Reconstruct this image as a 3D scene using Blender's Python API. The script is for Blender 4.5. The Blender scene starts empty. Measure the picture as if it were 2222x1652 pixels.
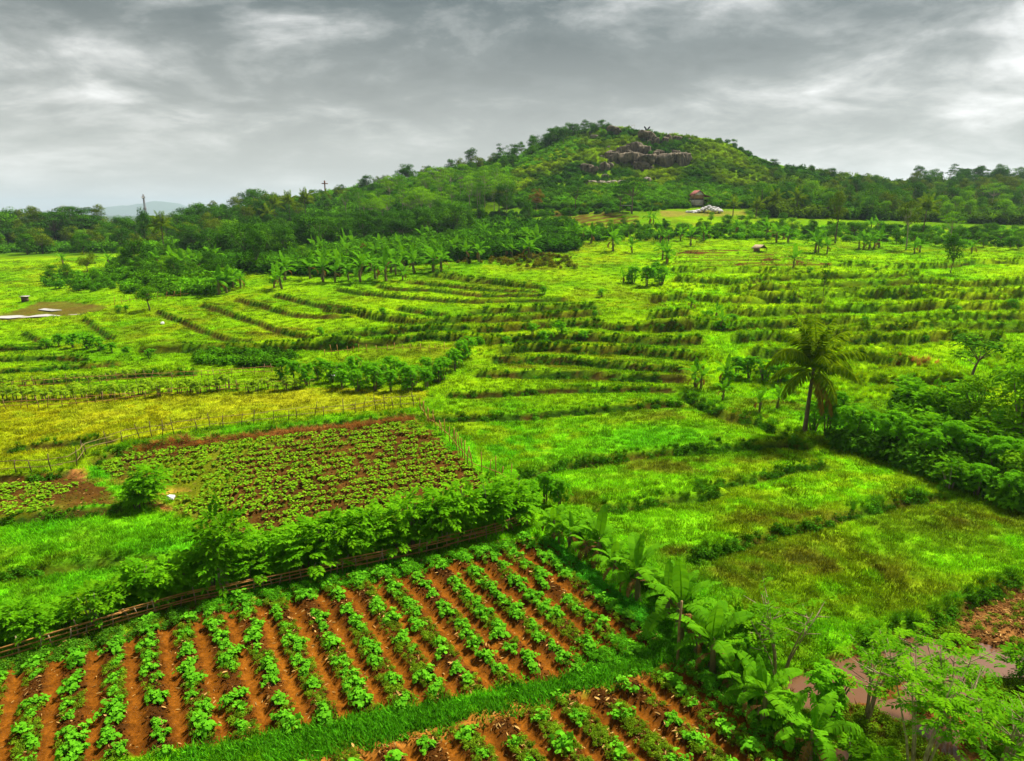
import bpy, math, random
import numpy as np
from mathutils import Vector, Matrix, Euler

rng = np.random.default_rng(11)
random.seed(11)
sc = bpy.context.scene
col = sc.collection

# ------------------------------------------------------------------ camera
CAM_H, PITCH = 15.0, math.radians(13.7)
PW, PH, PF = 2222.0, 1652.0, 1111.0 / 0.75
cd = bpy.data.cameras.new('camera')
cd.sensor_width = 36; cd.lens = 24.0; cd.clip_start = 0.5; cd.clip_end = 20000
cam = bpy.data.objects.new('camera', cd); col.objects.link(cam)
cam.location = (0, 0, CAM_H); cam.rotation_euler = (math.pi / 2 - PITCH, 0, 0)
sc.camera = cam

# ------------------------------------------------------------------ light
SUN_AZ, SUN_EL = math.radians(48), math.radians(57)     # azimuth to the right of the view, elevation
SUN_DIR = Vector((math.sin(SUN_AZ) * math.cos(SUN_EL), math.cos(SUN_AZ) * math.cos(SUN_EL), math.sin(SUN_EL)))
sl = bpy.data.lights.new('sun', 'SUN'); sl.energy = 5.0; sl.angle = math.radians(9); sl.color = (1.0, 0.955, 0.87)
so = bpy.data.objects.new('sun', sl); col.objects.link(so)
so.rotation_euler = SUN_DIR.to_track_quat('Z', 'Y').to_euler(); so.location = (60, 60, 120)
sc.view_settings.view_transform = 'Standard'; sc.view_settings.look = 'None'
sc.view_settings.gamma = 1.0; sc.view_settings.use_curve_mapping = False
sc.view_settings.exposure = 1.08
sc.cycles.max_bounces = 6; sc.cycles.diffuse_bounces = 3; sc.cycles.glossy_bounces = 2; sc.cycles.transmission_bounces = 4; sc.cycles.volume_bounces = 0

def N(nt, t, **kw):
    n = nt.nodes.new(t)
    for k, v in kw.items():
        if k.startswith('i_'):
            key = k[2:]
            n.inputs[int(key) if key.isdigit() else key.replace('_', ' ')].default_value = v
        else:
            setattr(n, k, v)
    return n

def ramp(nt, stops, interp='LINEAR'):
    n = nt.nodes.new('ShaderNodeValToRGB'); cr = n.color_ramp; cr.interpolation = interp
    while len(cr.elements) < len(stops): cr.elements.new(0.5)
    for e, (p, c) in zip(cr.elements, stops):
        e.position = p; e.color = (*c, 1) if len(c) == 3 else c
    return n

def mathn(nt, op, a, b=None, clamp=False):
    n = nt.nodes.new('ShaderNodeMath'); n.operation = op; n.use_clamp = clamp
    for i, v in enumerate((a, b)):
        if v is None: continue
        if isinstance(v, (int, float)): n.inputs[i].default_value = v
        else: nt.links.new(v, n.inputs[i])
    return n.outputs[0]

def mixc(nt, fac, a, b, blend='MIX'):
    n = nt.nodes.new('ShaderNodeMix'); n.data_type = 'RGBA'; n.blend_type = blend
    for sock, v in ((n.inputs[0], fac), (n.inputs[6], a), (n.inputs[7], b)):
        if isinstance(v, (int, float)): sock.default_value = v
        elif isinstance(v, tuple): sock.default_value = (*v, 1) if len(v) == 3 else v
        else: nt.links.new(v, sock)
    return n.outputs[2]

SKX, SKY = 8.5, 5.5
def make_world():
    w = bpy.data.worlds.new('World'); sc.world = w; w.use_nodes = True
    nt = w.node_tree; nt.nodes.clear(); L = nt.links.new
    out = N(nt, 'ShaderNodeOutputWorld'); bg = N(nt, 'ShaderNodeBackground')
    tc = N(nt, 'ShaderNodeTexCoord'); sep = N(nt, 'ShaderNodeSeparateXYZ')
    L(tc.outputs['Generated'], sep.inputs[0])
    zc = mathn(nt, 'MAXIMUM', sep.outputs[2], 0.0)
    den = mathn(nt, 'ADD', zc, 0.24)
    cx = mathn(nt, 'DIVIDE', sep.outputs[0], den); cy = mathn(nt, 'DIVIDE', sep.outputs[1], den)
    cmb = N(nt, 'ShaderNodeCombineXYZ'); L(cx, cmb.inputs[0]); L(cy, cmb.inputs[1])
    def noise(scale, detail, rough, dist, loc, rot, sx):
        mp = N(nt, 'ShaderNodeMapping'); L(cmb.outputs[0], mp.inputs[0])
        mp.inputs['Location'].default_value = loc; mp.inputs['Rotation'].default_value = (0, 0, math.radians(rot)); mp.inputs['Scale'].default_value = (sx, 1, 1)
        n = N(nt, 'ShaderNodeTexNoise', i_Scale=scale, i_Detail=detail, i_Roughness=rough, i_Distortion=dist); L(mp.outputs[0], n.inputs['Vector']); return n.outputs[0]
    n1 = noise(0.60, 2.5, .5, .3, (SKX, SKY, 0), 20, .8); n2 = noise(2.3, 9.0, .57, .4, (2.1, 7.7, 0), 20, .9); n3 = noise(7.5, 8.0, .6, .3, (0, 0, 1), -15, .9)
    v = mathn(nt, 'ADD', mathn(nt, 'MULTIPLY', n1, 0.78), mathn(nt, 'MULTIPLY', n2, 0.62))
    v = mathn(nt, 'ADD', v, mathn(nt, 'MULTIPLY', n3, 0.20))
    # brighter around the hidden sun
    vs = N(nt, 'ShaderNodeVectorMath', operation='DOT_PRODUCT'); L(tc.outputs['Generated'], vs.inputs[0])
    gd = Vector((math.sin(math.radians(43)), math.cos(math.radians(43)), 0.36)).normalized(); vs.inputs[1].default_value = gd
    glow = mathn(nt, 'POWER', mathn(nt, 'MAXIMUM', vs.outputs['Value'], 0.0), 26.0)
    v = mathn(nt, 'ADD', v, mathn(nt, 'MULTIPLY', glow, 0.22))
    cr = ramp(nt, [(0.66, (0.062, 0.086, 0.079)), (0.745, (0.135, 0.163, 0.153)), (0.81, (0.32, 0.345, 0.328)), (0.875, (0.64, 0.65, 0.63)), (0.98, (1.3, 1.3, 1.28))], 'LINEAR')
    L(v, cr.inputs[0])
    # pale band of thin cloud over the horizon
    hb = mathn(nt, 'POWER', mathn(nt, 'SUBTRACT', 1.0, mathn(nt, 'MINIMUM', mathn(nt, 'MULTIPLY', zc, 3.6), 1.0)), 1.15)
    hb = mathn(nt, 'MULTIPLY', hb, 0.88)
    c = mixc(nt, hb, cr.outputs[0], (0.78, 0.76, 0.68))
    sky = N(nt, 'ShaderNodeTexSky', sky_type='NISHITA', sun_disc=False, sun_elevation=SUN_EL, sun_rotation=SUN_AZ)
    sk = mixc(nt, 1.0, sky.outputs[0], (0.10, 0.10, 0.10), 'MULTIPLY')
    c = mixc(nt, 0.93, sk, c)
    L(c, bg.inputs[0]); bg.inputs[1].default_value = 0.50
    L(bg.outputs[0], out.inputs[0])
make_world()

# ------------------------------------------------------------------ pixel -> ground helpers
CP, SP = math.cos(PITCH), math.sin(PITCH)
def ray(px, py):
    u = (np.asarray(px, float) - PW / 2) / PF; v = (PH / 2 - np.asarray(py, float)) / PF
    dy = CP + v * SP
    return u / dy, (v * CP - SP) / dy            # dx/dY, dz/dY

def ctrl(px, py, Y):
    a, t = ray(px, py); return (a * Y, Y, CAM_H + t * Y)

CT = []
for px, py, Y in [
    # fields, left to right, near to far
    (0,850,56.5),(600,850,56.5),(1111,850,56.5),(1650,850,55.5),(2100,850,55),
    (0,760,76),(500,760,74),(1111,760,70),(1600,760,69),(2100,760,68),
    (0,680,101),(400,690,93),(1111,700,82),(1600,700,81),(2222,700,79),
    (0,600,142),(300,600,132),(700,605,117),(1111,600,117),(1500,600,114),(1900,600,112),(2222,600,110),
    (0,552,215),(300,560,180),(620,560,160),(850,540,165),(1111,530,158),(1450,530,152),(1800,525,160),(2222,525,168),
    # foot of the hill
    (0,545,260),(250,540,250),(480,520,235),(700,500,232),(900,490,222),(1111,480,212),(1300,466,205),(1515,462,210),(1700,462,212),(1900,470,218),(2222,478,225),
    # face
    (300,520,290),(480,485,280),(620,455,290),(760,450,265),(920,440,255),(1080,430,245),(1200,425,240),(1400,432,232),(1600,430,238),(1750,430,250),(1950,440,275),(2150,440,285),
    (900,405,300),(1080,380,285),(1220,350,280),(1330,385,262),(1420,392,262),(1560,372,270),(1680,395,275),(1820,402,300),(2000,405,330),
    (1280,318,300),(1400,318,290),(1470,325,288),(1560,322,298),(1640,350,300),
    # ridge line
    (420,492,320),(560,447,315),(700,425,315),(870,393,330),(1000,368,335),(1110,343,335),(1190,305,340),(1240,288,345),(1310,281,325),(1400,287,318),(1500,301,318),(1590,319,322),(1690,362,335),(1800,388,345),(1930,396,360),
    (2060,392,430),(2222,392,440),
]: CT.append(ctrl(px, py, Y))
for Y in (-60, -20, 10, 24, 36, 46):
    for x in (-90, -45, 0, 45, 90): CT.append((x * (0.5 + abs(Y) / 46 * .5), Y, 0.0))
for Y, zz in ((400, 22), (470, 12), (560, 4)):
    for x in (-420, -250, -100, 60, 160): CT.append((x, Y, zz * (0.45 if x < -200 else 1)))
for x, Y, z in ((300,500,30),(420,480,32),(520,520,26),(330,600,14),(240,170,10),(250,110,6),(300,240,15),(400,330,25),(-330,200,3),(-420,300,4),(-250,100,0.6),(230,60,1.0),(-130,50,0),(130,45,.4),(600,700,5),(-600,700,2),(0,760,2)):
    CT.append((x, Y, z))
CT = np.array(CT)
_c2 = 10.0 ** 2
def _phi(dx, dy): return np.sqrt(dx * dx + dy * dy + _c2)
_n = len(CT)
_A = np.zeros((_n + 3, _n + 3))
_A[:_n, :_n] = _phi(CT[:, None, 0] - CT[None, :, 0], CT[:, None, 1] - CT[None, :, 1]) - np.eye(_n) * 1.2
_A[:_n, _n] = 1; _A[:_n, _n + 1] = CT[:, 0]; _A[:_n, _n + 2] = CT[:, 1]
_A[_n:, :_n] = _A[:_n, _n:].T
_w = np.linalg.solve(_A, np.concatenate([CT[:, 2], np.zeros(3)]))
GX0, GY0, GS = -640.0, -64.0, 2.0
_gx = np.arange(GX0, 640.1, GS); _gy = np.arange(GY0, 800.1, GS)
_BG = np.zeros((len(_gy), len(_gx)))
for j, y in enumerate(_gy):
    d = _phi(_gx[:, None] - CT[None, :, 0], y - CT[None, :, 1])
    _BG[j] = d @ _w[:_n] + _w[_n] + _w[_n + 1] * _gx + _w[_n + 2] * y
def sstep(a, b, x):
    t = np.clip((x - a) / (b - a), 0, 1); return t * t * (3 - 2 * t)
_fx, _fy = np.meshgrid(_gx, _gy)
_rr = np.sqrt(_fx ** 2 + _fy ** 2)
_BG = _BG * (1 - sstep(560, 700, _rr))
_near = 1 - sstep(30, 50, _fy)
_BG = _BG * (1 - _near)                       # the near plots are level
_BG = np.maximum(_BG, -1.0)
def B(x, y):
    x = np.asarray(x, float); y = np.asarray(y, float)
    i = np.clip((x - GX0) / GS, 0, len(_gx) - 1.001); j = np.clip((y - GY0) / GS, 0, len(_gy) - 1.001)
    i0 = i.astype(int); j0 = j.astype(int); fi = i - i0; fj = j - j0
    return (_BG[j0, i0] * (1 - fi) * (1 - fj) + _BG[j0, i0 + 1] * fi * (1 - fj) + _BG[j0 + 1, i0] * (1 - fi) * fj + _BG[j0 + 1, i0 + 1] * fi * fj)

_YS = np.geomspace(12, 700, 900)
def ground(px, py):
    """the point of the smooth terrain that a pixel of the photograph shows"""
    px = np.atleast_1d(np.asarray(px, float)); py = np.atleast_1d(np.asarray(py, float))
    a, t = ray(px, py)
    res = np.zeros((len(px), 2))
    for s in range(0, len(px), 2000):
        aa = a[s:s + 2000, None]; tt = t[s:s + 2000, None]
        g = CAM_H + tt * _YS[None] - B(aa * _YS[None], np.broadcast_to(_YS[None], (len(aa), len(_YS))))
        below = g < 0
        k = np.where(below.any(1), below.argmax(1), len(_YS) - 1); k = np.maximum(k, 1)
        r = np.arange(len(k)); g0 = g[r, k - 1]; g1 = g[r, k]
        f = np.where(below.any(1), g0 / np.maximum(g0 - g1, 1e-6), 1.0)
        Y = _YS[k - 1] + f * (_YS[k] - _YS[k - 1])
        res[s:s + 2000, 0] = a[s:s + 2000] * Y; res[s:s + 2000, 1] = Y
    return res
# zoomed views of the photograph, as (offset, scale) to the 2222 x 1652 picture
def _Z(ox, oy, k): return lambda *pts: [(ox + x * k, oy + y * k) for x, y in pts]
R1 = _Z(0, 352.6, .3418); R2 = _Z(705, 217, .3418); R3 = _Z(1410.5, 271, .3653); R4 = _Z(0, 624, .3418)
R5 = _Z(705, 542.5, .3662); R6 = _Z(1410.5, 624, .3653); R7 = _Z(0, 895, .3662); R8 = _Z(759.5, 895, .3662)
Q1 = _Z(0, 1139, .3662); Q2 = _Z(705, 1112, .3662); Q3 = _Z(1356, 1031, .3897)
PP = lambda *pts: list(pts)
def world(pts):
    p = np.array(pts, float); return ground(p[:, 0], p[:, 1])

# ------------------------------------------------------------------ noise
def _hash(ix, iy, seed):
    h = (ix.astype(np.int64) * 374761393 + iy.astype(np.int64) * 668265263 + seed * 1442695041) & 0xffffffff
    h = ((h ^ (h >> 13)) * 1274126177) & 0xffffffff
    return ((h ^ (h >> 16)) & 0xffff) / 65535.0
def vnoise(x, y, s, seed=0):
    x = x / s; y = y / s; ix = np.floor(x); iy = np.floor(y); fx = x - ix; fy = y - iy
    fx = fx * fx * (3 - 2 * fx); fy = fy * fy * (3 - 2 * fy)
    a = _hash(ix, iy, seed); b = _hash(ix + 1, iy, seed); c = _hash(ix, iy + 1, seed); d = _hash(ix + 1, iy + 1, seed)
    return (a * (1 - fx) + b * fx) * (1 - fy) + (c * (1 - fx) + d * fx) * fy
def fbm(x, y, s, seed=0, o=4):
    v = 0; a = 0.5; t = 0
    for k in range(o):
        v = v + a * vnoise(x, y, s, seed + k * 17); t += a; a *= .5; s *= .5
    return v / t
def inpoly(x, y, poly):
    inside = np.zeros(len(x), bool); n = len(poly); j = n - 1
    bb0 = poly.min(0); bb1 = poly.max(0)
    m = (x >= bb0[0]) & (x <= bb1[0]) & (y >= bb0[1]) & (y <= bb1[1])
    if not m.any(): return inside
    xx = x[m]; yy = y[m]; ins = np.zeros(len(xx), bool)
    for i in range(n):
        xi, yi = poly[i]; xj, yj = poly[j]
        if yi != yj:
            ins ^= ((yi > yy) != (yj > yy)) & (xx < (xj - xi) * (yy - yi) / (yj - yi) + xi)
        j = i
    inside[m] = ins
    return inside

# ------------------------------------------------------------------ terrace banks (height of step, half width, kind of grass)
BANKS = []
def bank(pts, h, w, tall, soil=0.6, dens=1.0):
    p = world(pts)
    # resample and roughen
    seg = np.sqrt((np.diff(p, axis=0) ** 2).sum(1)); s = np.concatenate([[0], np.cumsum(seg)])
    n = max(4, int(s[-1] / 1.6)); q = np.linspace(0, s[-1], n)
    x = np.interp(q, s, p[:, 0]); y = np.interp(q, s, p[:, 1])
    k = len(BANKS)
    y = y + (fbm(x + k * 31.7, y, 5.0, 5, 3) - .5) * min(1.3, .012 * y.mean() + .25)
    BANKS.append(dict(p=np.stack([x, y], 1), h=h, w=w, tall=tall, soil=soil, dens=dens))
for L_ in [R4((1005,150),(1100,195),(1220,245),(1340,290),(1450,320),(1600,350)),
           R4((1290,110),(1400,150),(1520,195),(1680,235),(1780,275),(1900,300),(1990,320)),
           R4((1510,75),(1640,110),(1720,140),(1880,180),(2040,190),(2222,185)),
           R4((1740,50),(1840,75),(1930,95),(2060,125),(2222,150)),
           R4((530,200),(600,250),(670,290),(720,330)), R4((150,290),(210,320),(260,340)),
           R5((320,215),(430,235),(640,240),(830,260),(960,270),(1260,272)),
           R5((490,190),(620,205),(740,215),(900,235),(1070,240),(1250,250)),
           R5((80,235),(220,255),(370,275),(560,290),(700,300),(900,305),(1130,300),(1420,295)),
           R5((440,345),(560,365),(700,382))]:
    bank(L_, .42, 2.2, .25, .8)
for L_ in [R4((0,385),(120,385),(260,385)), R4((0,460),(160,455),(330,450),(560,460)), R4((0,535),(200,525),(420,510),(600,500),(740,490)),
           R4((270,595),(480,585),(700,565),(950,550),(1250,540)), R4((60,1030),(230,1005),(420,985),(600,975),(700,970))]:
    bank(L_, .45, 2.0, .4, .6)
bank(R4((900,390),(1100,390),(1300,395),(1500,400),(1700,385),(1900,375),(2222,370)), .8, 3, .6, .3)
for L_ in [R5((640,150),(740,160),(850,180),(1000,190),(1150,215),(1300,225)),
           R5((860,375),(1000,365),(1260,350),(1450,345),(1600,340)),
           R5((0,345),(130,370),(300,400),(450,420),(560,440),(720,420),(880,410),(1100,415),(1300,395),(1500,385),(1620,370)),
           R5((100,515),(250,500),(420,485),(560,465),(700,470),(850,460)),
           R5((900,480),(1060,470),(1250,450),(1420,440),(1620,440),(1760,465),(2000,460),(2170,460)),
           R5((0,560),(250,560),(420,545),(600,515),(800,520),(960,540)),
           R5((990,545),(1170,540),(1330,530),(1500,525),(1680,520),(1850,540),(2050,545),(2222,540)),
           R5((1050,600),(1250,580),(1420,580),(1600,595),(1800,595),(2000,615),(2222,640))]:
    bank(L_, .65, 2.3, .8, .4)
for L_ in [R5((1010,650),(1200,650),(1390,660),(1500,660),(1700,685),(1900,700),(2110,715)),
           R5((920,735),(1100,735),(1300,740),(1500,740),(1750,755),(1900,765),(2120,760)),
           R5((740,855),(900,855),(1100,850),(1300,835),(1500,825),(1800,820),(2050,825)),
           R5((620,990),(900,990),(1100,990),(1300,970),(1500,955),(1700,935),(1950,915),(2100,910))]:
    bank(L_, .5, 2.2, .3, .9)
bank(R8((980,385),(1130,345),(1300,310),(1500,285),(1700,255),(1950,230),(2222,185)) + R6((100,983),(200,980),(400,955),(600,940),(780,930),(920,940)), .5, 2.0, .45, .25)
bank(R8((1480,580),(1650,570),(1800,530),(1980,510),(2140,480),(2222,465)) + R6((200,1200),(330,1180),(560,1150),(700,1120),(900,1070),(1040,1060)), .42, 1.8, .55, .15)
bank(Q3((380,450),(560,400),(700,370),(800,330),(900,290),(1050,280),(1200,220),(1400,190),(1600,130),(1750,110)), .5, 1.8, .55, .15)
bank(Q3((1300,960),(1500,860),(1750,800),(1850,720),(2000,640),(2222,600)), .55, 1.5, .7, .1)
bank(R7((0,955),(200,940),(400,905),(600,880),(800,850),(930,850)), .45, 1.6, .5, .1)
bank(R7((0,640),(200,620),(450,590),(700,565)), .45, 1.3, .1, 1)
bank(R7((0,392),(200,387),(430,368)), .5, 1.2, .15, 1)
bank(R7((540,300),(640,250),(760,215),(900,205),(1100,195),(1300,170),(1500,140),(1800,100),(2050,75),(2222,60)) + R8((150,45),(400,25)), .6, 1.6, .5, .5)
for L_ in [R6((560,20),(800,25),(1100,30),(1400,60),(1600,45),(1900,60),(2222,55)), R6((0,80),(200,60),(420,85),(600,80),(850,75),(1060,90)),
           R6((470,145),(700,160),(900,150),(1040,140),(1300,130),(1500,140),(1700,110),(2000,120),(2222,130)), R6((0,185),(240,165)),
           R6((20,245),(150,240),(300,230),(500,245),(700,230),(900,215),(1150,205),(1400,215),(1650,195),(1900,190),(2222,180)),
           
           R6((500,310),(650,290),(850,310),(1050,300),(1200,270),(1400,250),(1650,235),(1900,240),(2222,250)), 
           R6((1150,320),(1350,310),(1500,330),(1700,290),(1900,300),(2100,310)), R6((1230,410),(1400,440),(1500,450)), R6((600,400),(800,385),(960,400)),
           R6((1300,560),(1500,560),(1700,545),(1900,560)),
           R3((150,925),(350,935),(560,950),(650,920),(900,910),(1200,905),(1450,910),(1600,890)),
           R3((480,985),(600,1000),(950,965),(1100,960),(1400,950),(1600,930),(1900,960),(2222,940)),
           R3((580,1030),(800,1050),(1000,1010),(1250,1020),(1500,1030),(1700,990),(2000,1010),(2222,1020)),
           R3((1100,835),(1300,840),(1500,850),(1720,850),(1900,820),(2222,820)), R3((140,870),(400,870),(620,870),(850,885),(1000,880))]:
    bank(L_, 1.0, 2.2, 1.0, .3)
for L_ in [R3((150,760),(400,765),(700,775),(860,790)), R3((150,800),(400,800),(700,805),(1000,830)), R3((150,830),(450,835),(800,840),(1080,835))]:
    bank(L_, .5, 1.6, .15, 1.0)
# the overgrown edge left of the palm and the dark bank along the hedge right of it
bank(R6((200,640),(300,700),(420,760),(560,790),(650,800),(760,860),(900,900)), .7, 1.6, 1.1, .0)

def bank_fields(x, y):
    """sum of the bank steps, and how much of the point is bare bank face"""
    dz = np.zeros(len(x)); face = np.zeros(len(x)); crest = np.zeros(len(x))
    for b in BANKS:
        p = b['p']; w = b['w']; m = (x > p[:, 0].min() - w) & (x < p[:, 0].max() + w) & (y > p[:, 1].min() - w) & (y < p[:, 1].max() + w)
        if not m.any(): continue
        xx = x[m]; yy = y[m]; best = np.full(len(xx), 1e9); sg = np.zeros(len(xx)); fade = np.ones(len(xx))
        for i in range(len(p) - 1):
            ax, ay = p[i]; bx, by = p[i + 1]; ex, ey = bx - ax, by - ay; l2 = ex * ex + ey * ey + 1e-9
            t = ((xx - ax) * ex + (yy - ay) * ey) / l2; tc = np.clip(t, 0, 1)
            dx = xx - ax - tc * ex; dy = yy - ay - tc * ey; d = np.sqrt(dx * dx + dy * dy)
            nx, ny = -ey, ex
            if nx * ax + ny * ay < 0: nx, ny = -nx, -ny
            s = np.sign((xx - ax) * nx + (yy - ay) * ny)
            over = np.abs(t - tc) * math.sqrt(l2)
            u = d < best
            best[u] = d[u]; sg[u] = s[u]; fade[u] = np.clip(1 - over[u] / 1.5, 0, 1)
        s = best * sg
        prof = np.clip(s / .22, -1, 1) * np.clip(1 - np.abs(s) / w, 0, 1)
        dz[m] += prof * b['h'] * .80 * fade * (.62 if p[:, 1].mean() < 58 else 1.0)
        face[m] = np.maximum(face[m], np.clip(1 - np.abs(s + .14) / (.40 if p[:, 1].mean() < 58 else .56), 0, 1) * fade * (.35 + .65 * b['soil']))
        crest[m] = np.maximum(crest[m], np.clip(1 - np.abs(s - .4) / .6, 0, 1) * fade)
    return dz, face, crest

# ------------------------------------------------------------------ plots
POLY = {k: world(v) for k, v in dict(
    front=PP((-420,1570),(0,1447),(420,1322),(700,1262),(1000,1203),(1160,1165),(1200,1190),(1460,1400),(1250,1462),(1000,1514),(600,1594),(320,1645),(-100,1720),(-420,1750)),
    front2=PP((560,1700),(700,1645),(1000,1578),(1200,1522),(1420,1462),(1540,1445),(1620,1520),(1780,1660),(1880,1750),(500,1790)),
    field2=PP((215,1008),(300,975),(420,958),(700,928),(905,905),(960,960),(1040,1020),(1110,1085),(1080,1150),(760,1175),(450,1150),(370,1090),(250,1040)),
    field3=PP((-200,1055),(0,1040),(165,1030),(240,1060),(270,1095),(150,1110),(0,1128),(-200,1150)),
    mud=Q3((840,1300),(860,1100),(1050,1035),(1290,965),(1500,900),(1750,800),(1830,760),(1880,880),(2260,980),(2400,1594),(2400,1700),(1000,1700),(900,1420)),
    brown=Q3((1800,770),(1900,720),(2000,660),(2222,612),(2500,560),(2500,1000),(2222,985),(2000,930),(1880,870)),
    yellow=PP((-100,860),(400,852),(700,842),(930,850),(900,885),(700,900),(400,935),(250,962),(180,1030),(-100,1045)),
    rightlush=PP((1380,560),(1700,556),(2300,552),(2400,900),(2050,880),(1950,860),(1750,880),(1560,850),(1500,780),(1540,720),(1440,660)),
    upsoil=R3((140,735),(420,735),(860,770),(1100,840),(800,845),(140,845)),
    upfield=R2((1340,700),(1740,705),(2000,740),(1960,830),(1850,870),(1600,770)),
    uppath=R3((60,512),(560,508),(560,540),(60,545)),
    paddy=R1((-100,985),(0,968),(190,905),(260,880),(420,880),(690,912),(640,940),(480,965),(250,985),(100,995),(-100,1010)),
    puddle=R7((945,468),(1000,452),(1070,448),(1108,455),(1090,470),(1060,485),(1010,488),(970,482)),
).items()}
F2E = world(PP((420,958), (905,905))); F2O = F2E[0]; _d = (F2E[1] - F2E[0]) / np.linalg.norm(F2E[1] - F2E[0]); F2N = np.array([-_d[1], _d[0]]); F2N = F2N if F2N[1] < 0 else -F2N
TH = math.radians(-30.4)
RD = np.array([math.sin(TH), math.cos(TH)]); RN = np.array([math.cos(TH), -math.sin(TH)])
ROW = 1.12
_p0 = ground([1027], [1214])[0]; ROW0 = float(_p0 @ RN)
def rowphase(x, y): return ((x * RN[0] + y * RN[1]) - ROW0) / ROW
PATH = world(PP((640,1675),(700,1648),(1000,1572),(1200,1508),(1380,1462),(1500,1440)))
PATH2 = world(R7((440,360),(560,400),(700,420),(830,500),(940,550),(1050,590),(1150,650),(1220,690)))
def dline(x, y, p):
    best = np.full(len(x), 1e9)
    for i in range(len(p) - 1):
        ax, ay = p[i]; ex, ey = p[i + 1] - p[i]; l2 = ex * ex + ey * ey + 1e-9
        t = np.clip(((x - ax) * ex + (y - ay) * ey) / l2, 0, 1)
        best = np.minimum(best, np.hypot(x - ax - t * ex, y - ay - t * ey))
    return best

def terrain(x, y, colour=False):
    x = np.asarray(x, float).ravel(); y = np.asarray(y, float).ravel()
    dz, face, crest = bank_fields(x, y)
    z = B(x, y) + dz
    z = z + (fbm(x, y, 7, 3, 3) - .5) * .16 * sstep(12, 40, np.hypot(x, y))
    hill = sstep(212, 262, y + .0 * x) * sstep(3, 14, B(x, y))
    z = z + (fbm(x, y, 22, 9, 4) - .5) * 4.5 * hill
    jx = x + (vnoise(x, y, .7, 21) - .5) * .5; jy = y + (vnoise(x, y, .7, 22) - .5) * .5
    zone = {k: inpoly(jx, jy, p) for k, p in POLY.items()}
    ph = rowphase(x, y); tri = np.abs(ph - np.round(ph))       # 0 in the furrow, .5 on the bed
    soilrow = zone['front'] | zone['front2']
    bed = sstep(.15, .24, tri)
    z = z + np.where(soilrow, (bed - .5) * .20 + (vnoise(x, y, .3, 31) - .5) * .05 * bed, 0)
    z = z + np.where(zone['field2'] | zone['field3'], (vnoise(x, y, .5, 33) - .5) * .08, 0)
    rp = ((x - F2O[0]) * F2N[0] + (y - F2O[1]) * F2N[1] - .5); rtri = np.abs(rp - np.round(rp))
    z = z + np.where(zone['field2'], (.5 - sstep(.18, .36, rtri)) * .18, 0)
    z = z + np.where(zone['mud'], -.165 + (fbm(x, y, 1.6, 35, 4) - .5) * 1.0, 0)
    z = z + np.where(zone['brown'], -.05 + (vnoise(x, y, .5, 36) - .5) * .25, 0)
    z = z + np.where(zone['paddy'], -.14, 0) + np.where(zone['puddle'], -.25, 0)
    if not colour: return z
    n1 = fbm(x, y, 9, 41, 4)[:, None]; n2 = fbm(x, y, 2.4, 43, 4)[:, None]; n3 = vnoise(x, y, .45, 45)[:, None]
    lerp = lambda a, b, t: a * (1 - t) + b * t
    C = lambda *c: np.array([c])
    meadow = lerp(C(.085,.270,.004), C(.170,.375,.004), np.clip((n1 - .5) * 2.6 + .5, 0, 1))
    near = (1 - sstep(38, 60, y))[:, None]
    meadow = lerp(meadow, lerp(C(.060,.320,.006), C(.125,.400,.005), np.clip((n1 - .5) * 3 + .5, 0, 1)), near)
    straw = sstep(.50, .66, fbm(x, y, 7, 57, 4))[:, None] * sstep(.35, .6, fbm(x, y, 1.1, 58, 3))[:, None]
    meadow = lerp(meadow, C(.190,.235,.006), straw * .42)
    patch = sstep(.54, .68, fbm(x, y, 11, 51, 4))[:, None] * sstep(0.35, .6, n2)
    meadow = lerp(meadow, C(.085,.115,.008), patch * .55)
    lush = lerp(C(.115,.375,.003), C(.225,.460,.003), np.clip((n1 - .5) * 2.5 + .5, 0, 1))
    base = np.where(zone['rightlush'][:, None], lush, meadow)
    yel = lerp(C(.135,.280,.005), C(.265,.285,.008), np.clip((n1 - .5) * 3.2 + .45, 0, 1))
    base = np.where(zone['yellow'][:, None], yel, base)
    # brown bare patches seen in the near right meadow
    for (px, py, rx, ry) in [(1790,1235,4.6,1.9),(2060,1120,3.2,1.6),(1480,1010,7,2.0),(1300,1085,3,1.2),(1500,1215,1.6,1.0),(1700,1130,3,1.0),(1590,900,8,2.4),(1290,735,7,1.6),(1200,580,9,3),(1150,795,5,1.2),(620,720,6,2.4),(280,745,6,2)]:
        c = ground([px], [py])[0]; r = np.hypot((x - c[0]) / rx, (y - c[1]) / ry)
        k = (np.clip(1.5 - r, 0, 1) * sstep(.38, .62, fbm(x, y, 1.5, 61, 3)))[:, None]
        base = lerp(base, C(.075,.062,.010), k * .75)
    hillc = lerp(C(.040,.130,.005), C(.115,.270,.005), np.clip((fbm(x, y, 26, 71, 4)[:, None] - .5) * 3 + .5, 0, 1))
    base = lerp(base, hillc, np.maximum(hill, sstep(185, 215, y))[:, None])
    far = sstep(340, 460, np.hypot(x, y))[:, None]
    base = lerp(base, C(.03,.075,.02), far)
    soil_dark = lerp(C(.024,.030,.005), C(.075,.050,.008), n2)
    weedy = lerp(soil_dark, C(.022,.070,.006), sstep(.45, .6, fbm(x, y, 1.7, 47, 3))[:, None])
    base = lerp(base, weedy, np.clip(face * 2.2, 0, 1)[:, None])  # bank faces: soil and weeds, with the shade of the step darkened into their colour
    # bare soil
    furrow = lerp(C(.120,.038,.004), C(.215,.074,.006), n2)
    bedc = lerp(C(.022,.010,.003), C(.098,.034,.005), np.clip(n3 * .7 + n2 * .7 - .2, 0, 1))
    rows = lerp(furrow, bedc, bed[:, None])
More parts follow.
